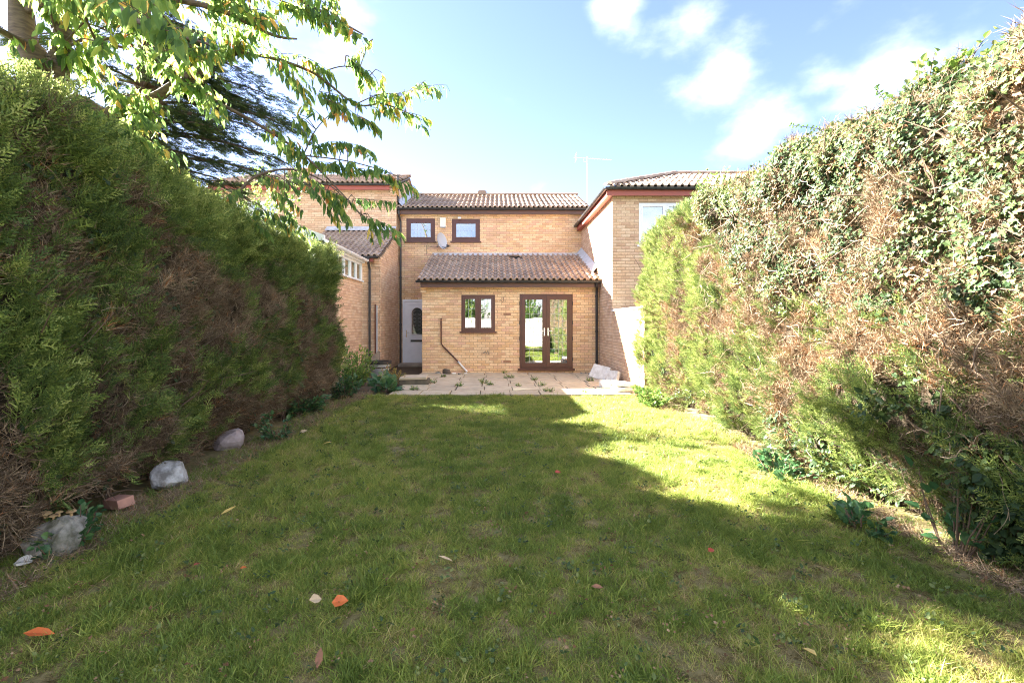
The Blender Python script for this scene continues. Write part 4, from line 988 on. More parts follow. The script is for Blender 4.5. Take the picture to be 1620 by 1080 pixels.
# ---------------------------------------------------------------- cherry tree
M_cherry = leaf_mat('cherry_leaf', [(0, (0.042,0.098,0.031)), (.40, (0.087,0.175,0.045)), (.66, (0.175,0.280,0.056)), (.84, (0.294,0.364,0.070)), (.93, (0.588,0.448,0.070)), (1, (0.600,0.252,0.070))], 'GEOMETRY', .64, .42, .30)
M_cherry1 = leaf_mat('cherry_leaf_single', [(0, (0.042,0.098,0.031)), (.42, (0.087,0.175,0.045)), (.70, (0.175,0.280,0.056)), (.90, (0.294,0.364,0.070)), (.965, (0.560,0.420,0.070)), (1, (0.600,0.252,0.070))], 'GEOMETRY', .64, .42, .30, objrand=True)
cherry = thing('cherry_tree', 'cherry tree behind the dark hedge with drooping leaves hanging over the lawn', 'tree', (-3.75, 3.95, 0))
random.seed(3)
def curve(pts, n=6):
    out = []
    for i in range(len(pts)-1):
        p0, p1, p2, p3 = pts[max(i-1, 0)], pts[i], pts[i+1], pts[min(i+2, len(pts)-1)]
        for k in range(n):
            t = k/n; out.append(.5*((2*p1) + (p2-p0)*t + (2*p0-5*p1+4*p2-p3)*t*t + (3*p1-p0-3*p2+p3)*t**3))
    return out + [pts[-1]]
V = Vector; branch_pts = []
def branch(pts, r0, r1, name='branch', mat=None):
    c = curve([V(p) for p in pts]); branch_pts.extend(c)
    return MB().tube(c, list(np.linspace(r0, r1, len(c))), 9).build(name, mat or M_bark, cherry, smooth=True)
root = V((-3.75, 3.95, -.05))
branch([root, V((-3.72, 3.95, 1.2)), P(62, 140, 3.95), P(36, 55, 3.95), P(34, -120, 4.0), P(60, -330, 4.1)], .15, .05, 'trunk')
branch([V((-3.70, 3.98, .8)), P(88, 150, 4.0), P(94, 95, 4.0), P(100, 45, 4.0)], .10, .062, 'trunk')
branch([P(95, 60, 4.0), P(84, 30, 4.0), P(55, 0, 3.95), P(20, -80, 3.9), P(-10, -200, 3.9)], .045, .02)
branch([P(55, 75, 3.95), P(25, 62, 3.8), P(-5, 45, 3.6), P(-60, 10, 3.4)], .035, .015)
branch([V((-3.66, 4.0, 1.3)), P(105, 185, 4.1), P(170, 183, 4.2), P(245, 155, 4.3), P(300, 118, 4.4), P(378, 82, 4.6)], .085, .022)
branch([P(378, 82, 4.6), P(440, 95, 4.7), P(500, 118, 4.8), P(563, 165, 4.9), P(610, 165, 4.95), P(668, 190, 5.0)], .018, .004)
branch([P(285, 128, 4.4), P(340, 160, 4.6), P(410, 198, 4.8), P(480, 245, 5.0), P(535, 300, 5.1), P(572, 340, 5.2)], .022, .004)
branch([P(300, 125, 4.4), P(350, 92, 4.5), P(385, 82, 4.5)], .03, .02)
branch([P(34, -60, 4.0), P(150, -40, 3.7), P(260, -5, 3.5), P(345, 15, 3.5), P(430, 55, 3.6), P(470, 62, 3.7)], .035, .006)
branch([P(34, -120, 4.0), P(200, -120, 3.9), P(400, -70, 3.9), P(470, -5, 4.0), P(530, 30, 4.1), P(575, 55, 4.2)], .035, .005)
branch([P(130, 182, 4.2), P(200, 215, 4.6), P(290, 300, 5.4), P(350, 330, 5.8), P(400, 282, 6.0), P(460, 268, 6.0), P(520, 292, 6.0), P(575, 345, 6.0)], .03, .004)
branch([P(60, -330, 4.1), P(0, -500, 4.2), P(-60, -650, 4.3)], .05, .02); branch([P(34, -150, 4.0), P(140, -330, 4.4), P(260, -420, 4.8)], .04, .012)
branch([P(40, 20, 4.0), P(120, -30, 3.2), P(170, 0, 2.7), P(230, 40, 2.5), P(330, 70, 2.6)], .03, .006)
branch([P(500, 118, 4.8), P(545, 105, 4.8), P(585, 120, 4.8)], .007, .003); branch([P(480, 245, 5.0), P(500, 205, 5.0), P(528, 175, 5.0)], .008, .003)
branch([P(470, 245, 5.0), P(550, 255, 5.2), P(620, 275, 5.3), P(658, 297, 5.3)], .008, .003); branch([P(563, 165, 4.9), P(600, 150, 4.9), P(645, 148, 4.95), P(672, 128, 5.0)], .006, .002)
leaves = []                                         # (p, d, n, L, W, tint)
twig_mb = MB()
def twig(p0, p1, nleaf, L=.105, droop=.06, link_branch=False, ybias=0):
    p0, p1 = V(p0), V(p1)
    if link_branch and branch_pts:
        q = min(branch_pts, key=lambda b: (b-p0).length_squared)
        if (q-p0).length < 1.1: twig_mb.tube([q, q.lerp(p0, .5) + V((0,0,.05)), p0], [.005, .004, .003], 5)
    mid = p0.lerp(p1, .5) + V((0, 0, droop)); c = [p0*(1-t)**2 + mid*2*t*(1-t) + p1*t*t for t in np.linspace(0, 1, 7)]
    twig_mb.tube(c, list(np.linspace(.0035, .0015, 7)), 5)
    out = (p1-p0).normalized()
    for i in range(nleaf):
        t = (i+.6)/nleaf; q = p0*(1-t)**2 + mid*2*t*(1-t) + p1*t*t; s = 1 if i % 2 else -1
        sd = out.cross(V((0,0,1)))
        d = V((0,0,-1)) + out*random.uniform(.05, .75) + sd*(s*random.uniform(.05, .8)) + rv(.48)
        tint = min(1, max(0, random.gauss(.50, .2))) if random.random() < .93 else random.uniform(.86, 1)
        leaves.append((q + rv(.012), d.normalized(), (out*random.uniform(-.2, 1) + V((0, -.2, .6)) + rv(.7)), L*random.uniform(.45, 1.2), L*random.uniform(.24, .38), tint))
TW = [((470, 2), (572, 58), 4.1, 26), ((440, 0), (520, 40), 4.0, 20), ((590, 62), (560, 92), 4.8, 8), ((548, 88), (590, 125), 4.8, 14), ((560, 100), (585, 132), 4.8, 10), ((604, 115), (606, 150), 4.9, 5), ((585, 152), (645, 150), 4.9, 18), ((640, 150), (674, 128), 5.0, 9),
      ((600, 165), (645, 182), 4.95, 16), ((640, 178), (682, 192), 5.0, 10), ((565, 185), (602, 205), 4.9, 12), ((505, 145), (572, 165), 4.8, 20), ((515, 158), (560, 180), 4.8, 12), ((470, 180), (496, 215), 5.0, 12), ((495, 232), (548, 224), 5.1, 16), ((545, 226), (592, 242), 5.2, 12),
      ((490, 255), (562, 268), 5.1, 22), ((560, 266), (622, 280), 5.3, 18), ((615, 280), (660, 300), 5.3, 13), ((500, 290), (535, 335), 5.1, 16), ((515, 300), (560, 322), 5.2, 16), ((560, 318), (625, 320), 5.4, 13), ((570, 340), (635, 368), 5.0, 14), ((530, 312), (552, 350), 5.1, 12), ((590, 350), (600, 370), 5, 7),
      ((420, 200), (480, 235), 4.9, 18), ((440, 225), (500, 262), 5.0, 18), ((430, 300), (480, 335), 5.8, 14), ((460, 268), (520, 300), 6.0, 16), ((420, 278), (470, 300), 6.0, 16), ((400, 330), (470, 350), 6.0, 18), ((450, 345), (500, 372), 6.0, 14), ((370, 330), (430, 372), 5.9, 14), ((480, 90), (530, 120), 4.7, 14), ((440, 100), (490, 150), 4.7, 16)]
for a, b, Y, k in TW:
    twig(P(*a, Y), P(*b, Y + random.uniform(-.1, .1)), int(k*1.9), .13, .04, True)
    twig(P(a[0]+random.uniform(-14, 4), a[1]+random.uniform(-4, 12), Y+.15), P(b[0]-random.uniform(0, 18), b[1]+random.uniform(0, 14), Y + .15), int(k*1.3), .13, .04, True)
def onscreen(p): return (CX + p.x*FPX/p.y, CY - (p.z-EYE)*FPX/p.y)
for i in range(84):                                 # secondary branches
    b0 = random.choice([q for q in branch_pts if q.z > 2.5]); a = random.uniform(-1.9, .9); L_ = random.uniform(.5, 1.1)
    d = V((math.cos(a)*.9, math.sin(a), random.uniform(-.05, .5))).normalized()
    e = b0 + d*L_ + V((0, 0, -.10)); sx, sy = onscreen(e)
    if 330 < sx < 760 and (sy > 60 or sx > 480): continue
    if e.y < 1.9: continue
    branch([b0, b0.lerp(e, .5) + V((0, 0, .10)), e], .010, .003)
inner = [q for q in branch_pts if q.z > 2.55]
for i in range(820):                                # leafy twigs of the inner crown
    a = random.choice(inner) + rv(.02); an_ = random.uniform(-2.2, 1.2); e = a + V((math.cos(an_)*random.uniform(.15, .42), math.sin(an_)*.38, random.uniform(-.24, .10)))
    sx, sy = onscreen(e)
    if 370 < sx < 900 and not (sy < 40 and sx < 560) and random.random() < .85: continue
    if sx < 125 and -20 < sy < 165 and random.random() < .72: continue
    twig(a, e, random.randint(9, 15), .125, .04)
for i in range(70):                                # the top of the crown, above the picture
    a = V((random.gauss(-3.7, .8), random.gauss(3.6, .8), random.uniform(4.4, 5.8))); twig(a, a + rv(.35), random.randint(10, 15), .12, .05, True)
twig_mb.build('twigs', M_twig, cherry, kind='stuff')
def inframe(p):
    if p.y < .5: return False
    x = CX + p.x*FPX/p.y; y = CY - (p.z-EYE)*FPX/p.y; return 0 < x < 1620 and 0 < y < 1080
order = sorted(range(len(leaves)), key=lambda i: -(leaves[i][3]/leaves[i][0].y if inframe(leaves[i][0]) else -1))
single = set(order[:300]); tb = TB(); tints = []
t1 = TB(); t1.leaf((0,0,0), (0,1,0), (0,0,1), 1, .36); LEAF1 = t1.mesh('leaf', M_cherry1)
for i, (p, d, n_, L, W, ti) in enumerate(leaves):
    if i not in single:
        k = len(tb.f); tb.leaf(p, d, n_, L, W); tints += [ti]*(len(tb.f)-k)
crown = bpy.data.meshes.new('crown'); crown.from_pydata([tuple(q) for q in tb.v], [], tb.f); crown.materials.append(M_cherry)
a_ = crown.attributes.new('tint', 'FLOAT', 'FACE'); a_.data.foreach_set('value', np.array(tints, dtype=np.float32)); crown_o = link('crown', crown, cherry, kind='stuff')
for i in single:
    p, d, n_, L, W, ti = leaves[i]; sd = d.cross(V(n_)); sd = sd.normalized() if sd.length > 1e-3 else V((1,0,0)); nn = sd.cross(d)
    m = Matrix((sd*(W/.36), d*L, nn*L)).transposed().to_4x4(); m.translation = p
    o = link('leaf', LEAF1, crown_o); o.matrix_basis = m

# ---------------------------------------------------------------- dark conifer behind the hedge
con = thing('conifer_tree', 'dark layered conifer standing behind the hedge among cherry branches', 'tree', (-4.85, 6.6, 0))
MB().tube([(-4.85, 6.6, -.05), (-4.83, 6.6, 2.0), P(222, 200, 6.6), P(226, 120, 6.6), (-4.8, 6.65, 5.6), (-4.8, 6.65, 6.4)], [.13, .12, .11, .09, .05, .01], 10).build('trunk', M_bark2, con, smooth=True)
MB().tube([P(215, 300, 6.3), P(196, 215, 6.2), P(200, 180, 6.2)], [.04, .035, .03], 8).build('branch', M_bark2, con, smooth=True)
random.seed(31); pts = []; gr = []; fnn = []
for k in range(84):
    z = random.uniform(3.0, 5.6); L = random.uniform(.9, 1.9)*(1 - .55*max(0, (z-4.4)/2.0)); a = random.uniform(-2.6, 2.6) if k % 3 else random.uniform(-.9, .6)
    d = V((math.cos(a), math.sin(a)*.8, 0)); p0 = V((-4.82, 6.6, z))
    if a > -1 and a < .9: L *= 1.2
    if z < 3.5: L *= .5
    c = [p0 + d*(L*t) + V((0, 0, .22*t - .50*t*t)) for t in np.linspace(0, 1, 7)]
    MB().tube(c, list(np.linspace(.022, .004, 7)), 6).build('limb', M_bark2, con)
    for j in range(int(80*L)):
        t = random.uniform(.18, 1.03); q = p0 + d*(L*t) + V((0, 0, .22*t - .50*t*t)); w_ = .34*(1-.55*t); sdv = d.cross(V((0,0,1)))
        pts.append(q + sdv*random.uniform(-w_, w_) + V((0, 0, random.uniform(-.10, .05)))); gr.append(d*1.0 + sdv*random.uniform(-.9, .9) + V((0, 0, random.uniform(-.55, .15)))); fnn.append(V((0,0,1)) + rv(.5))
random.seed(33); COL_Y = proto_collection('dark_sprays', [frond(M_yew, .16, .0075, 17, .07, .03) for _ in range(4)])
n = len(pts); r_ = np.random.default_rng(4)
scatter('crown', con, COL_Y, np.array([tuple(p) for p in pts]), frames_to_euler(np.array([tuple(p) for p in gr]), np.array([tuple(p) for p in fnn])), r_.uniform(.6, 1.15, n), r_.integers(0, 4, n), np.clip(r_.normal(.45, .25, n), 0, 1))

# ---------------------------------------------------------------- leafy plants
M_plant = leaf_mat('fresh_leaf', [(0, (0.036,0.090,0.022)), (.5, (0.090,0.180,0.034)), (.8, (0.180,0.264,0.048)), (1, (0.312,0.324,0.084))], 'GEOMETRY', .38, .42, .4)
M_plantd = leaf_mat('deep_leaf', [(0, (0.023,0.065,0.026)), (.6, (0.046,0.124,0.044)), (1, (0.111,0.195,0.065))], 'GEOMETRY', .28, .36, .5)
M_golden = leaf_mat('golden_leaf', [(0, (.07,.12,.025)), (.5, (.20,.20,.04)), (.8, (.36,.25,.06)), (1, (.42,.20,.07))], 'GEOMETRY', .32, .5, .3)
def plant(name, label, cat, base, size, n, L, W, mat, stems=6, group=None, shape='dome', seed=0, up=.3, ivy=False):
    random.seed(seed + int(abs(base[0])*1000)); base = V(base); t = thing(name, label, cat, base, group); tb = TB(); ti = []; sm = MB(); sx, sy, sz = size
    tips = []
    for k in range(stems):
        a = random.uniform(0, 6.283); q = math.sqrt(random.random()); e = base + V((sx*q*math.cos(a)*.85, sy*q*math.sin(a)*.85, sz*(random.uniform(.55, 1) if shape != 'flat' else random.uniform(.3, .9))*(1-.45*q*q if shape == 'dome' else 1)))
        b = base + V((sx*.25*q*math.cos(a), sy*.25*q*math.sin(a), -.02)); m_ = b.lerp(e, .5) + rv(.03); sm.tube([b, m_, e], [.006, .005, .002], 5); tips.append((b, m_, e))
    for k in range(n):
        b, m_, e = random.choice(tips); s = random.uniform(.22, 1.02); q = b*(1-s)**2 + m_*2*s*(1-s) + e*s*s; q += rv(L*.55)
        if q.z < base.z + .015: q.z = base.z + .015 + random.random()*.02
        out = (q - base); out.z *= .35; out = out.normalized() if out.length > 1e-3 else V((1,0,0))
        d = out*.8 + V((0,0,up)) + rv(.6); k0 = len(tb.f)
        if ivy: tb.poly(q, d, V((0,-.35,1)) + rv(.5), IVY, L*random.uniform(.6, 1.15), .15)
        else: tb.leaf(q, d, V((0,-.3,1)) + rv(.6), L*random.uniform(.6, 1.15), W*random.uniform(.75, 1.1))
        ti += [min(1, max(0, random.gauss(.45, .22) + .25*(q.z-base.z)/max(sz, .05)))]*(len(tb.f)-k0)
    me = tb.mesh('foliage', mat); a_ = me.attributes.new('tint', 'FLOAT', 'FACE'); a_.data.foreach_set('value', np.array(ti, dtype=np.float32))
    link('foliage', me, t, kind='stuff'); sm.build('stem', M_twig, t); return t
plant('shrub', 'tall lime green sunlit bush between the hedge end and the conservatory roof', 'shrub', (-4.75, 9.6, 0), (1.1, .8, 4.75), 8000, .075, .045, M_plant, 60, seed=1, shape='tall')
plant('shrub', 'bushy green shrub at the foot of the conservatory wall beside the pale tub', 'shrub', (-3.12, 10.35, 0), (.55, .6, .95), 1150, .075, .042, M_plant, 26, seed=2)
plant('shrub', 'arching leafy stems reaching over the pale tub towards the downpipe', 'shrub', (-3.15, 11.2, 0), (.45, .35, 1.0), 480, .09, .04, M_plant, 14, seed=3)
plant('golden_shrub', 'low golden tipped shrub beside the raised paving slab', 'shrub', (-2.42, 11.0, 0), (.42, .38, .52), 1300, .038, .018, M_golden, 34, seed=4, up=.7)
plant('broad_leaved_plant', 'large round leaved plant at the lawn corner below the golden shrub', 'plant', (-2.30, 10.05, 0), (.40, .32, .34), 90, .17, .15, M_plantd, 14, seed=5)
plant('ground_ivy', 'dense low leafy patch spilling from the dark hedge onto the lawn edge', 'ground cover', G(470, 655), (.55, .75, .34), 800, .075, .055, M_plantd, 40, seed=6, shape='flat')
plant('ground_ivy', 'dark leafy clump between the hedge end and the large round leaved plant', 'ground cover', G(545, 630), (.38, .45, .55), 620, .07, .05, M_plantd, 26, seed=7)
plant('laurel_seedling', 'glossy laurel sprig beside the mossy grey boulder', 'plant', V((-2.78, 2.62, 0)), (.16, .25, .62), 60, .10, .042, M_plant, 7, seed=8, up=.8)
plant('bramble', 'dark leafy bramble trailing over the grey boulder under the dark hedge', 'plant', V((-2.66, 3.05, 0)), (.18, .35, .30), 120, .06, .045, M_plantd, 9, seed=9)
plant('bramble', 'leafy bramble shoots beside the pinkish stone block', 'plant', V((-2.66, 5.9, 0)), (.22, .55, .42), 190, .06, .045, M_plantd, 12, seed=10)
plant('ground_ivy', 'pale ivy mound at the sunlit foot of the ivy hedge', 'ground cover', V((2.72, 8.4, 0)), (.38, .75, .32), 700, .06, .05, M_plant, 34, seed=11, shape='flat', ivy=True)
plant('ground_ivy', 'ivy tuft on the bare soil under the shaded part of the ivy hedge', 'ground cover', V((2.64, 4.5, 0)), (.22, .42, .26), 230, .055, .05, M_plantd, 15, seed=12, ivy=True)
plant('lilac_shoots', 'heart leaved shoots growing out of the foot of the ivy hedge', 'plant', V((2.84, 3.0, 0)), (.16, .30, .75), 60, .085, .07, M_plantd, 12, seed=13)
plant('ground_ivy', 'broad leaved weeds beside the brown needle litter', 'ground cover', V((2.52, 3.35, 0)), (.2, .35, .2), 130, .06, .05, M_plantd, 10, seed=14, shape='flat')
# wispy shoots on top of the ivy hedge
plant('climber_shoots', 'wispy light green shoots on top of the hedge near the white window', 'plant', V((3.35, 7.7, 3.30)), (.42, .4, .62), 210, .05, .034, M_plant, 10, seed=15, shape='tall')
plant('climber_shoots', 'yellow flowering ivy tufts along the hedge top', 'plant', V((3.22, 5.7, 3.14)), (.22, .75, .22), 500, .03, .025, M_golden, 26, seed=16)
plant('climber_shoots', 'leafy bramble shoots standing up from the hedge top', 'plant', V((3.2, 3.6, 3.05)), (.28, .7, .26), 260, .055, .042, M_plant, 16, seed=17, shape='tall')
for k, pp in enumerate([[P(1345, 222, 4.6), P(1320, 210, 4.6), P(1290, 203, 4.6), P(1250, 198, 4.6)], [P(1420, 185, 4.1), P(1400, 160, 4.1), P(1384, 138, 4.1)], [P(1455, 165, 3.9), P(1442, 150, 3.9), P(1433, 134, 3.9)]]):
    t = thing('bramble_shoot', ['long arching bramble shoot pointing at the sky from the hedge top', 'bare leaning shoot with few leaves on the hedge top', 'short leaning shoot beside a longer one on the hedge top'][k], 'shoot', pp[0])
    c = curve([V(q) for q in pp]); MB().tube(c, list(np.linspace(.005, .0015, len(c))), 5).build('stem', M_twig, t); tb = TB()
    for j, q in enumerate(c[2:]):
        for s in (-1, 1): tb.leaf(q, V((s*.5, -.3, .6*s)) + rv(.4), V((0, -1, .3)), .03 if k == 0 else .04, .018)
    me = tb.mesh('foliage', M_plant); a_ = me.attributes.new('tint', 'FLOAT', 'FACE'); a_.data.foreach_set('value', np.random.default_rng(k).random(len(me.polygons)).astype(np.float32)*.6); link('foliage', me, t, kind='stuff')
# weeds in the paving joints
WEEDS = [(728, 612, .12, 'behind the lawn edge on the waste pipe side'), (765, 608, .16, 'in the paving below the brown window'), (806, 599, .15, 'below the lower air brick'), (776, 610, .10, 'beside a larger tuft below the window'), (846, 602, .10, 'in the paving in front of the left door leaf'),
         (856, 611, .13, 'in the joint in front of the french doors'), (867, 621, .15, 'at the lawn edge in front of the french doors'), (683, 607, .14, 'beside the raised paving slab'), (700, 597, .10, 'between the raised slab and the house wall'), (851, 588, .11, 'under the french door sill'), (935, 604, .13, 'beside the leaning white slab'),
         (925, 622, .09, 'on the sunlit corner of the paving'), (820, 612, .07, 'small and low in the middle of the paving'), (655, 618, .12, 'at the paving corner near the golden shrub'), (798, 591, .10, 'against the wall below the air brick')]
for k, (px, py, s, where) in enumerate(WEEDS):
    plant('paving_weed', 'green weed tuft ' + where, 'weed', G(px, py, .02), (s, s*.7, s*.75), int(500*s), .055, .016, M_plant, 8, 'weeds in the patio joints', seed=40+k, up=.6)

# ---------------------------------------------------------------- stones and loose things
def rock_mesh(seed, size, mat, planes=13, sub=3):
    random.seed(seed); bm = bmesh.new(); bmesh.ops.create_icosphere(bm, subdivisions=sub, radius=1)
    pl = [(rv().normalized(), random.uniform(.62, .95)) for _ in range(planes)]
    for v in bm.verts:
        d = v.co.normalized(); r = 1.05
        for n_, q in pl:
            c = d.dot(n_)
            if c > .05: r = min(r, q/c)
        r *= 1 + .05*fbm(d*4 + V((seed, 0, 0)), 3); v.co = V((d.x*r*size[0], d.y*r*size[1], d.z*r*size[2]))
    me = bpy.data.meshes.new('rock'); bm.to_mesh(me); bm.free(); me.materials.append(mat); return me
def rock(name, label, loc, size, mat, seed, rot=(0,0,0), cat='rock', group=None):
    o = link(name, rock_mesh(seed, size, mat)); o.location = loc; o.rotation_euler = [R(a) for a in rot]; return tag(o, label, cat, group)
p = G(268, 755)*.93; rock('boulder', 'white and grey angular boulder under the dark hedge', (p.x-.02, p.y+.05, .09), (.155, .13, .135), M_rock, 3, (8, 12, 30))
p = G(70, 862)*.95; rock('boulder', 'mossy grey boulder with tan fungi on it', (p.x+.02, p.y+.06, .07), (.165, .14, .165), M_rock2, 8, (0, -8, 50))
p = G(363, 695)*.92; rock('stone_block', 'pinkish squared stone block at the hedge foot', (p.x-.05, p.y+.06, .09), (.19, .13, .15), pmat('pink_grey_stone', (.40,.34,.35), (.28,.23,.23), 12, .9, .7, .01), 12, (0, 0, 20), 'stone block')
b = MB(); b.box(-.11, .11, -.055, .055, 0, .068); o = b.build('loose_brick', M_pinkbrick); p = G(186, 806); o.location = (p.x, p.y+.02, .02); o.rotation_euler = (R(6), R(-8), R(-28)); tag(o, 'loose pink brick lying in the grass below the dark hedge', 'brick')
for k, (px, py, s, lab) in enumerate([(402, 632, .055, 'small white stone lodged in the hedge foot'), (429, 628, .06, 'small rounded cream stone low in the hedge'), (404, 648, .05, 'small chalky stone lying below two others in the hedge foot')]):
    p = G(px, py+14); rock('small_stone', lab, (p.x-.06, p.y+.05, .10 if k < 2 else .04), (s, s*.8, s), M_whitestone, 20+k, (0, 0, 40*k), 'stone')
p = G(24, 897); m = TB(); m.poly((p.x, p.y, .03), (1, .2, .05), (0, -.2, 1), IVY[:1] + [(.3,.1),(.5,.4),(.4,.8),(0,1),(-.4,.8),(-.5,.4),(-.3,.1)], .085, .35); me = m.mesh('white_shell', M_whitestone); o = link('white_shell', me); so = o.modifiers.new('solid', 'SOLIDIFY'); so.thickness = .012; tag(o, 'flat white shell lying on the dark soil', 'shell')
M_fungus = pmat('fungus_tan', (.40,.28,.14), (.30,.2,.10), 20, .7)
for k, (px, py, s) in enumerate([(66, 800, .035), (79, 803, .026), (88, 797, .02), (107, 796, .028)]):
    p = P(px+6, py+13, 2.99); t = thing('fungus', ['largest tan fungus cap on the mossy boulder', 'middling tan fungus cap between the largest and the smallest on the boulder', 'smallest tan fungus cap on the mossy boulder', 'tan fungus cap standing apart from three others on the boulder'][k], 'fungus', p, 'tan fungi on the boulder')
    m = MB(); v = []; f = []
    for r in range(4):
        for a in range(12): v.append(p + V((s*math.cos(a*.5236)*math.sin(r*.5), s*math.sin(a*.5236)*math.sin(r*.5), s*.5*math.cos(r*.5))))
    for r in range(3):
        for a in range(12): f.append((r*12+a, r*12+(a+1) % 12, (r+1)*12+(a+1) % 12, (r+1)*12+a))
    m.add(v, f).build('cap', M_fungus, t, smooth=True); MB().tube([p + V((0,0,-.025)), p], s*.3, 8).build('stalk', M_fungus, t)
# fallen leaves
M_orange = pmat('fallen_leaf_orange', (.55,.15,.03), (.42,.09,.02), 30, .6); M_pale = pmat('fallen_leaf_pale', (.50,.38,.24), (.40,.30,.18), 30, .7); M_red = pmat('fallen_leaf_red', (.38,.06,.04), (.28,.05,.03), 30, .6); M_lbrown = pmat('fallen_leaf_brown', (.26,.12,.06), (.2,.09,.05), 30, .7); M_yel = pmat('fallen_leaf_yellow', (.55,.40,.12), (.48,.34,.1), 30, .6)
for k, (px, py, L, W, mat, lab, rz) in enumerate([(62, 1001, .125, .05, M_orange, 'long curled orange leaf lying on the grass', 10), (538, 951, .085, .06, M_orange, 'bright orange leaf beside a pale dry leaf on the lawn', 0), (499, 948, .065, .05, M_pale, 'pale dry leaf beside a bright orange leaf on the lawn', 40),
      (312, 892, .055, .025, M_red, 'small red leaf standing in the grass', 80), (362, 808, .11, .035, M_yel, 'narrow tan leaf in the grass near the loose brick', 50), (385, 898, .035, .03, M_orange, 'tiny orange leaf fragment on the lawn', 20), (1280, 1028, .08, .03, M_yel, 'narrow yellow leaf on the lawn', 100), (882, 747, .06, .04, M_red, 'small reddish leaf in the middle of the lawn', 10),
      (945, 928, .06, .03, M_lbrown, 'brown leaf fragment in the grass', -20), (1125, 870, .05, .035, M_red, 'small dark red leaf on the brighter grass', 30), (705, 882, .09, .02, M_pale, 'thin pale dry blade lying across the grass', -10), (480, 682, .10, .06, M_pale, 'pale round leaf on the lawn near the hedge', 10), (505, 1040, .10, .03, M_lbrown, 'dark brown curled leaf sunk in the grass', 100), (518, 700, .12, .04, M_yel, 'tan leaf lying flat on the lawn', 5)]):
    p = G(px, py, .045); t = TB(); t.leaf((-L/2, 0, 0), (1, 0, .05), (0, -.15, 1), L, W, random.uniform(-.2, .25), .35); me = t.mesh('fallen_leaf', mat); o = link('fallen_leaf', me); o.location = p; o.rotation_euler = (R(random.uniform(-15, 25)), R(random.uniform(-20, 20)), R(rz)); tag(o, lab, 'leaf', 'fallen leaves on the lawn'); so = o.modifiers.new('solid', 'SOLIDIFY'); so.thickness = .0012
# patio things
def bev_box(name, size, mat, loc, rot, label, cat, bev=.012, jitter=.0, seed=1):
    random.seed(seed); bm = bmesh.new(); bmesh.ops.create_cube(bm, size=1)
    for v in bm.verts: v.co = V((v.co.x*size[0], v.co.y*size[1], v.co.z*size[2])) + rv(jitter)
    bmesh.ops.bevel(bm, geom=list(bm.edges), offset=bev, segments=2, affect='EDGES'); me = bpy.data.meshes.new(name); bm.to_mesh(me); bm.free(); me.materials.append(mat)
    o = link(name, me); o.location = loc; o.rotation_euler = [R(a) for a in rot]; return tag(o, label, cat)
p = G(650, 613); bev_box('stacked_slab', (.62, .50, .05), M_slab, (p.x, p.y+.42, .185), (2, -1, 3), 'weathered paving slab raised on a dark block beside the golden shrub', 'paving slab', .008)
bev_box('support_block', (.66, .46, .13), pmat('dark_block', (.10,.09,.07), (.16,.13,.1), 9, .95), (p.x+.02, p.y+.43, .087), (0, 0, 2), 'dark concrete block under the raised paving slab', 'block', .012, .006)
p = G(958, 612); bev_box('leaning_slab', (.62, .045, .36), M_whitestone, (2.60, 12.15, .20), (-28, 6, -62), 'white slab leaning by the downpipe in the sun', 'slab', .008, .008)
bev_box('rough_block', (.20, .20, .17), M_whitestone, (2.37, 10.55, .10), (0, 4, 20), 'rough broken white block on the patio corner', 'block', .02, .02, 4)
bev_box('stone_slab', (.55, .36, .085), M_whitestone, (2.68, 10.05, .17), (2, 5, -8), 'upper of two rough white slabs stacked by the ivy hedge', 'slab', .012, .02, 5)
bev_box('stone_slab', (.58, .38, .085), M_whitestone, (2.70, 10.0, .068), (0, 1, 4), 'lower of two rough white slabs stacked by the ivy hedge', 'slab', .012, .02, 6)
bev_box('broken_slab', (.48, .07, .30), M_whitestone, (2.74, 11.35, .17), (-15, 0, -75), 'white slab propped against the sunlit garden wall', 'slab', .01, .012, 7)
p = G(709, 591); rock('dark_stone', 'dark rounded stone lump against the house wall', (p.x, 13.45, .07), (.15, .12, .12), pmat('dark_stone', (.09,.07,.055), (.14,.11,.085), 14, .95), 33)
for k, (px, py, s) in enumerate([(694, 592, .07), (718, 593, .05), (727, 594, .045), (737, 593, .04), (703, 596, .04)]):
    p = G(px, py); rock('rubble', ['pale broken stone left of the dark lump', 'flat pale rubble piece below the waste pipe', 'small cream rubble piece below the waste pipe', 'tiny rubble piece near the waste pipe end', 'pale chip in front of the dark lump'][k], (p.x, min(p.y, 13.5), .045), (s*1.3, s, s*.6), M_whitestone if k % 2 else M_rock2, 50+k, (0, 0, 37*k), 'rubble')
for k in range(12):
    rock('pebble', 'small pebble in the gravel corner under the downpipe', (2.35 + random.random()*.45, 13.25 + random.random()*.38, .045), (.03, .025, .02), random.choice((M_rock, M_rock2, M_whitestone)), 70+k, (0,0,30*k), 'pebble', 'pebbles under the downpipe')
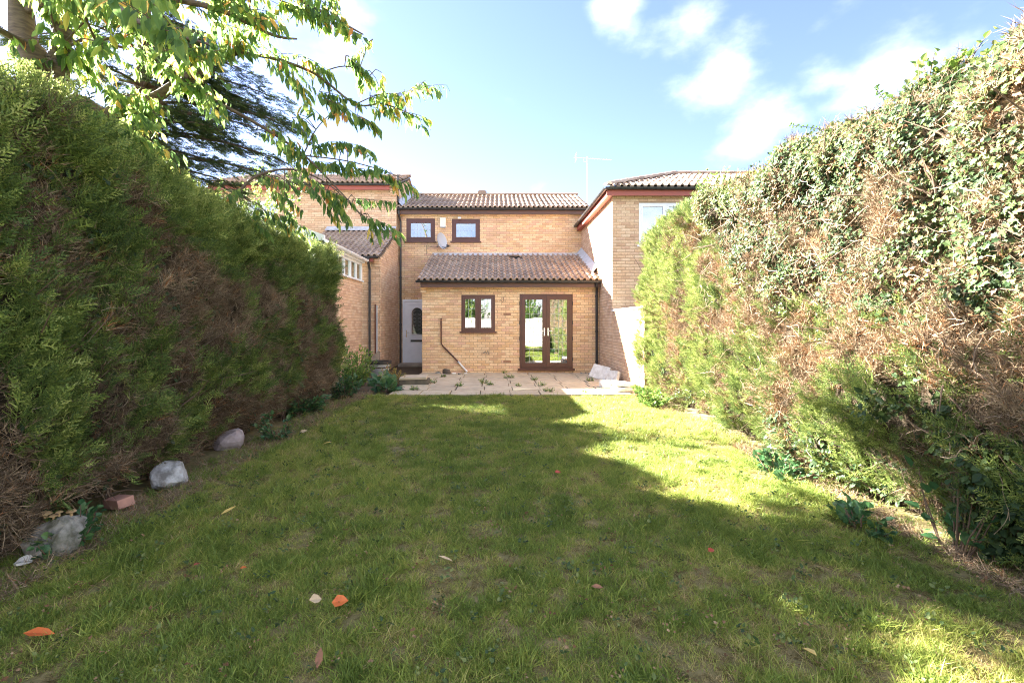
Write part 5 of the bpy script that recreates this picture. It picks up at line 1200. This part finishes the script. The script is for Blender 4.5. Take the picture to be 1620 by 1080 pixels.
t = thing('planter_tub', 'pale grey tub with a dark rim below the conservatory wall', 'tub', (-2.98, 12.35, 0))
pr = [(.0, 0), (.20, 0), (.27, .42), (.275, .44)]; m = MB(); na_ = 24; v = [(-2.98 + r*math.cos(a*2*math.pi/na_), 12.35 + r*math.sin(a*2*math.pi/na_), z) for r, z in pr for a in range(na_)]
m.add(v, [(r*na_+a, r*na_+(a+1) % na_, (r+1)*na_+(a+1) % na_, (r+1)*na_+a) for r in range(3) for a in range(na_)]).build('body', M_pot, t, smooth=True)
pr = [(.25, .40), (.30, .40), (.305, .475), (.26, .475), (.25, .36)]; m = MB(); v = [(-2.98 + r*math.cos(a*2*math.pi/na_), 12.35 + r*math.sin(a*2*math.pi/na_), z) for r, z in pr for a in range(na_)]
m.add(v, [(r*na_+a, r*na_+(a+1) % na_, (r+1)*na_+(a+1) % na_, (r+1)*na_+a) for r in range(4) for a in range(na_)]).build('rim', M_black, t)
MB().tube([(-2.98, 12.35, .3), (-2.98, 12.35, .41)], .255, 24).build('soil', M_soil, t)
# the pale fence at the end of the garden, seen mirrored in the panes
fe = thing('board_fence', 'pale upright board fence closing the garden, mirrored in the window panes', 'fence', (0, -3.5, 0)); bm_ = MB().box(-.066, .066, -.01, .01, 0, 1.75).mesh('board', M_fence)
for k in range(46):
    o = link('board', bm_, fe); o.location = (-3.3 + k*.148, -3.5, .03 + random.uniform(-.015, .015))
for zc in (.45, 1.4): MB().box(-3.4, 3.45, -3.56, -3.512, zc-.04, zc+.04).build('rail', M_fence, fe)
for k in range(4): MB().box(-3.4 + k*2.2, -3.3 + k*2.2, -3.66, -3.561, -.05, 1.85).build('post', M_fence, fe)

for k, (x, y, w_, h_, lab) in enumerate([(-2.2, -6.2, 1.9, 5.2, 'tall leafy tree beyond the board fence, mirrored in the brown window'), (2.4, -7.0, 2.2, 4.6, 'broad leafy tree beyond the board fence, mirrored in the french doors')]):
    plant('garden_tree', lab, 'tree', (x, y, 0), (w_, 1.2, h_), 5200, .16, .10, M_plant, 60, seed=90+k)
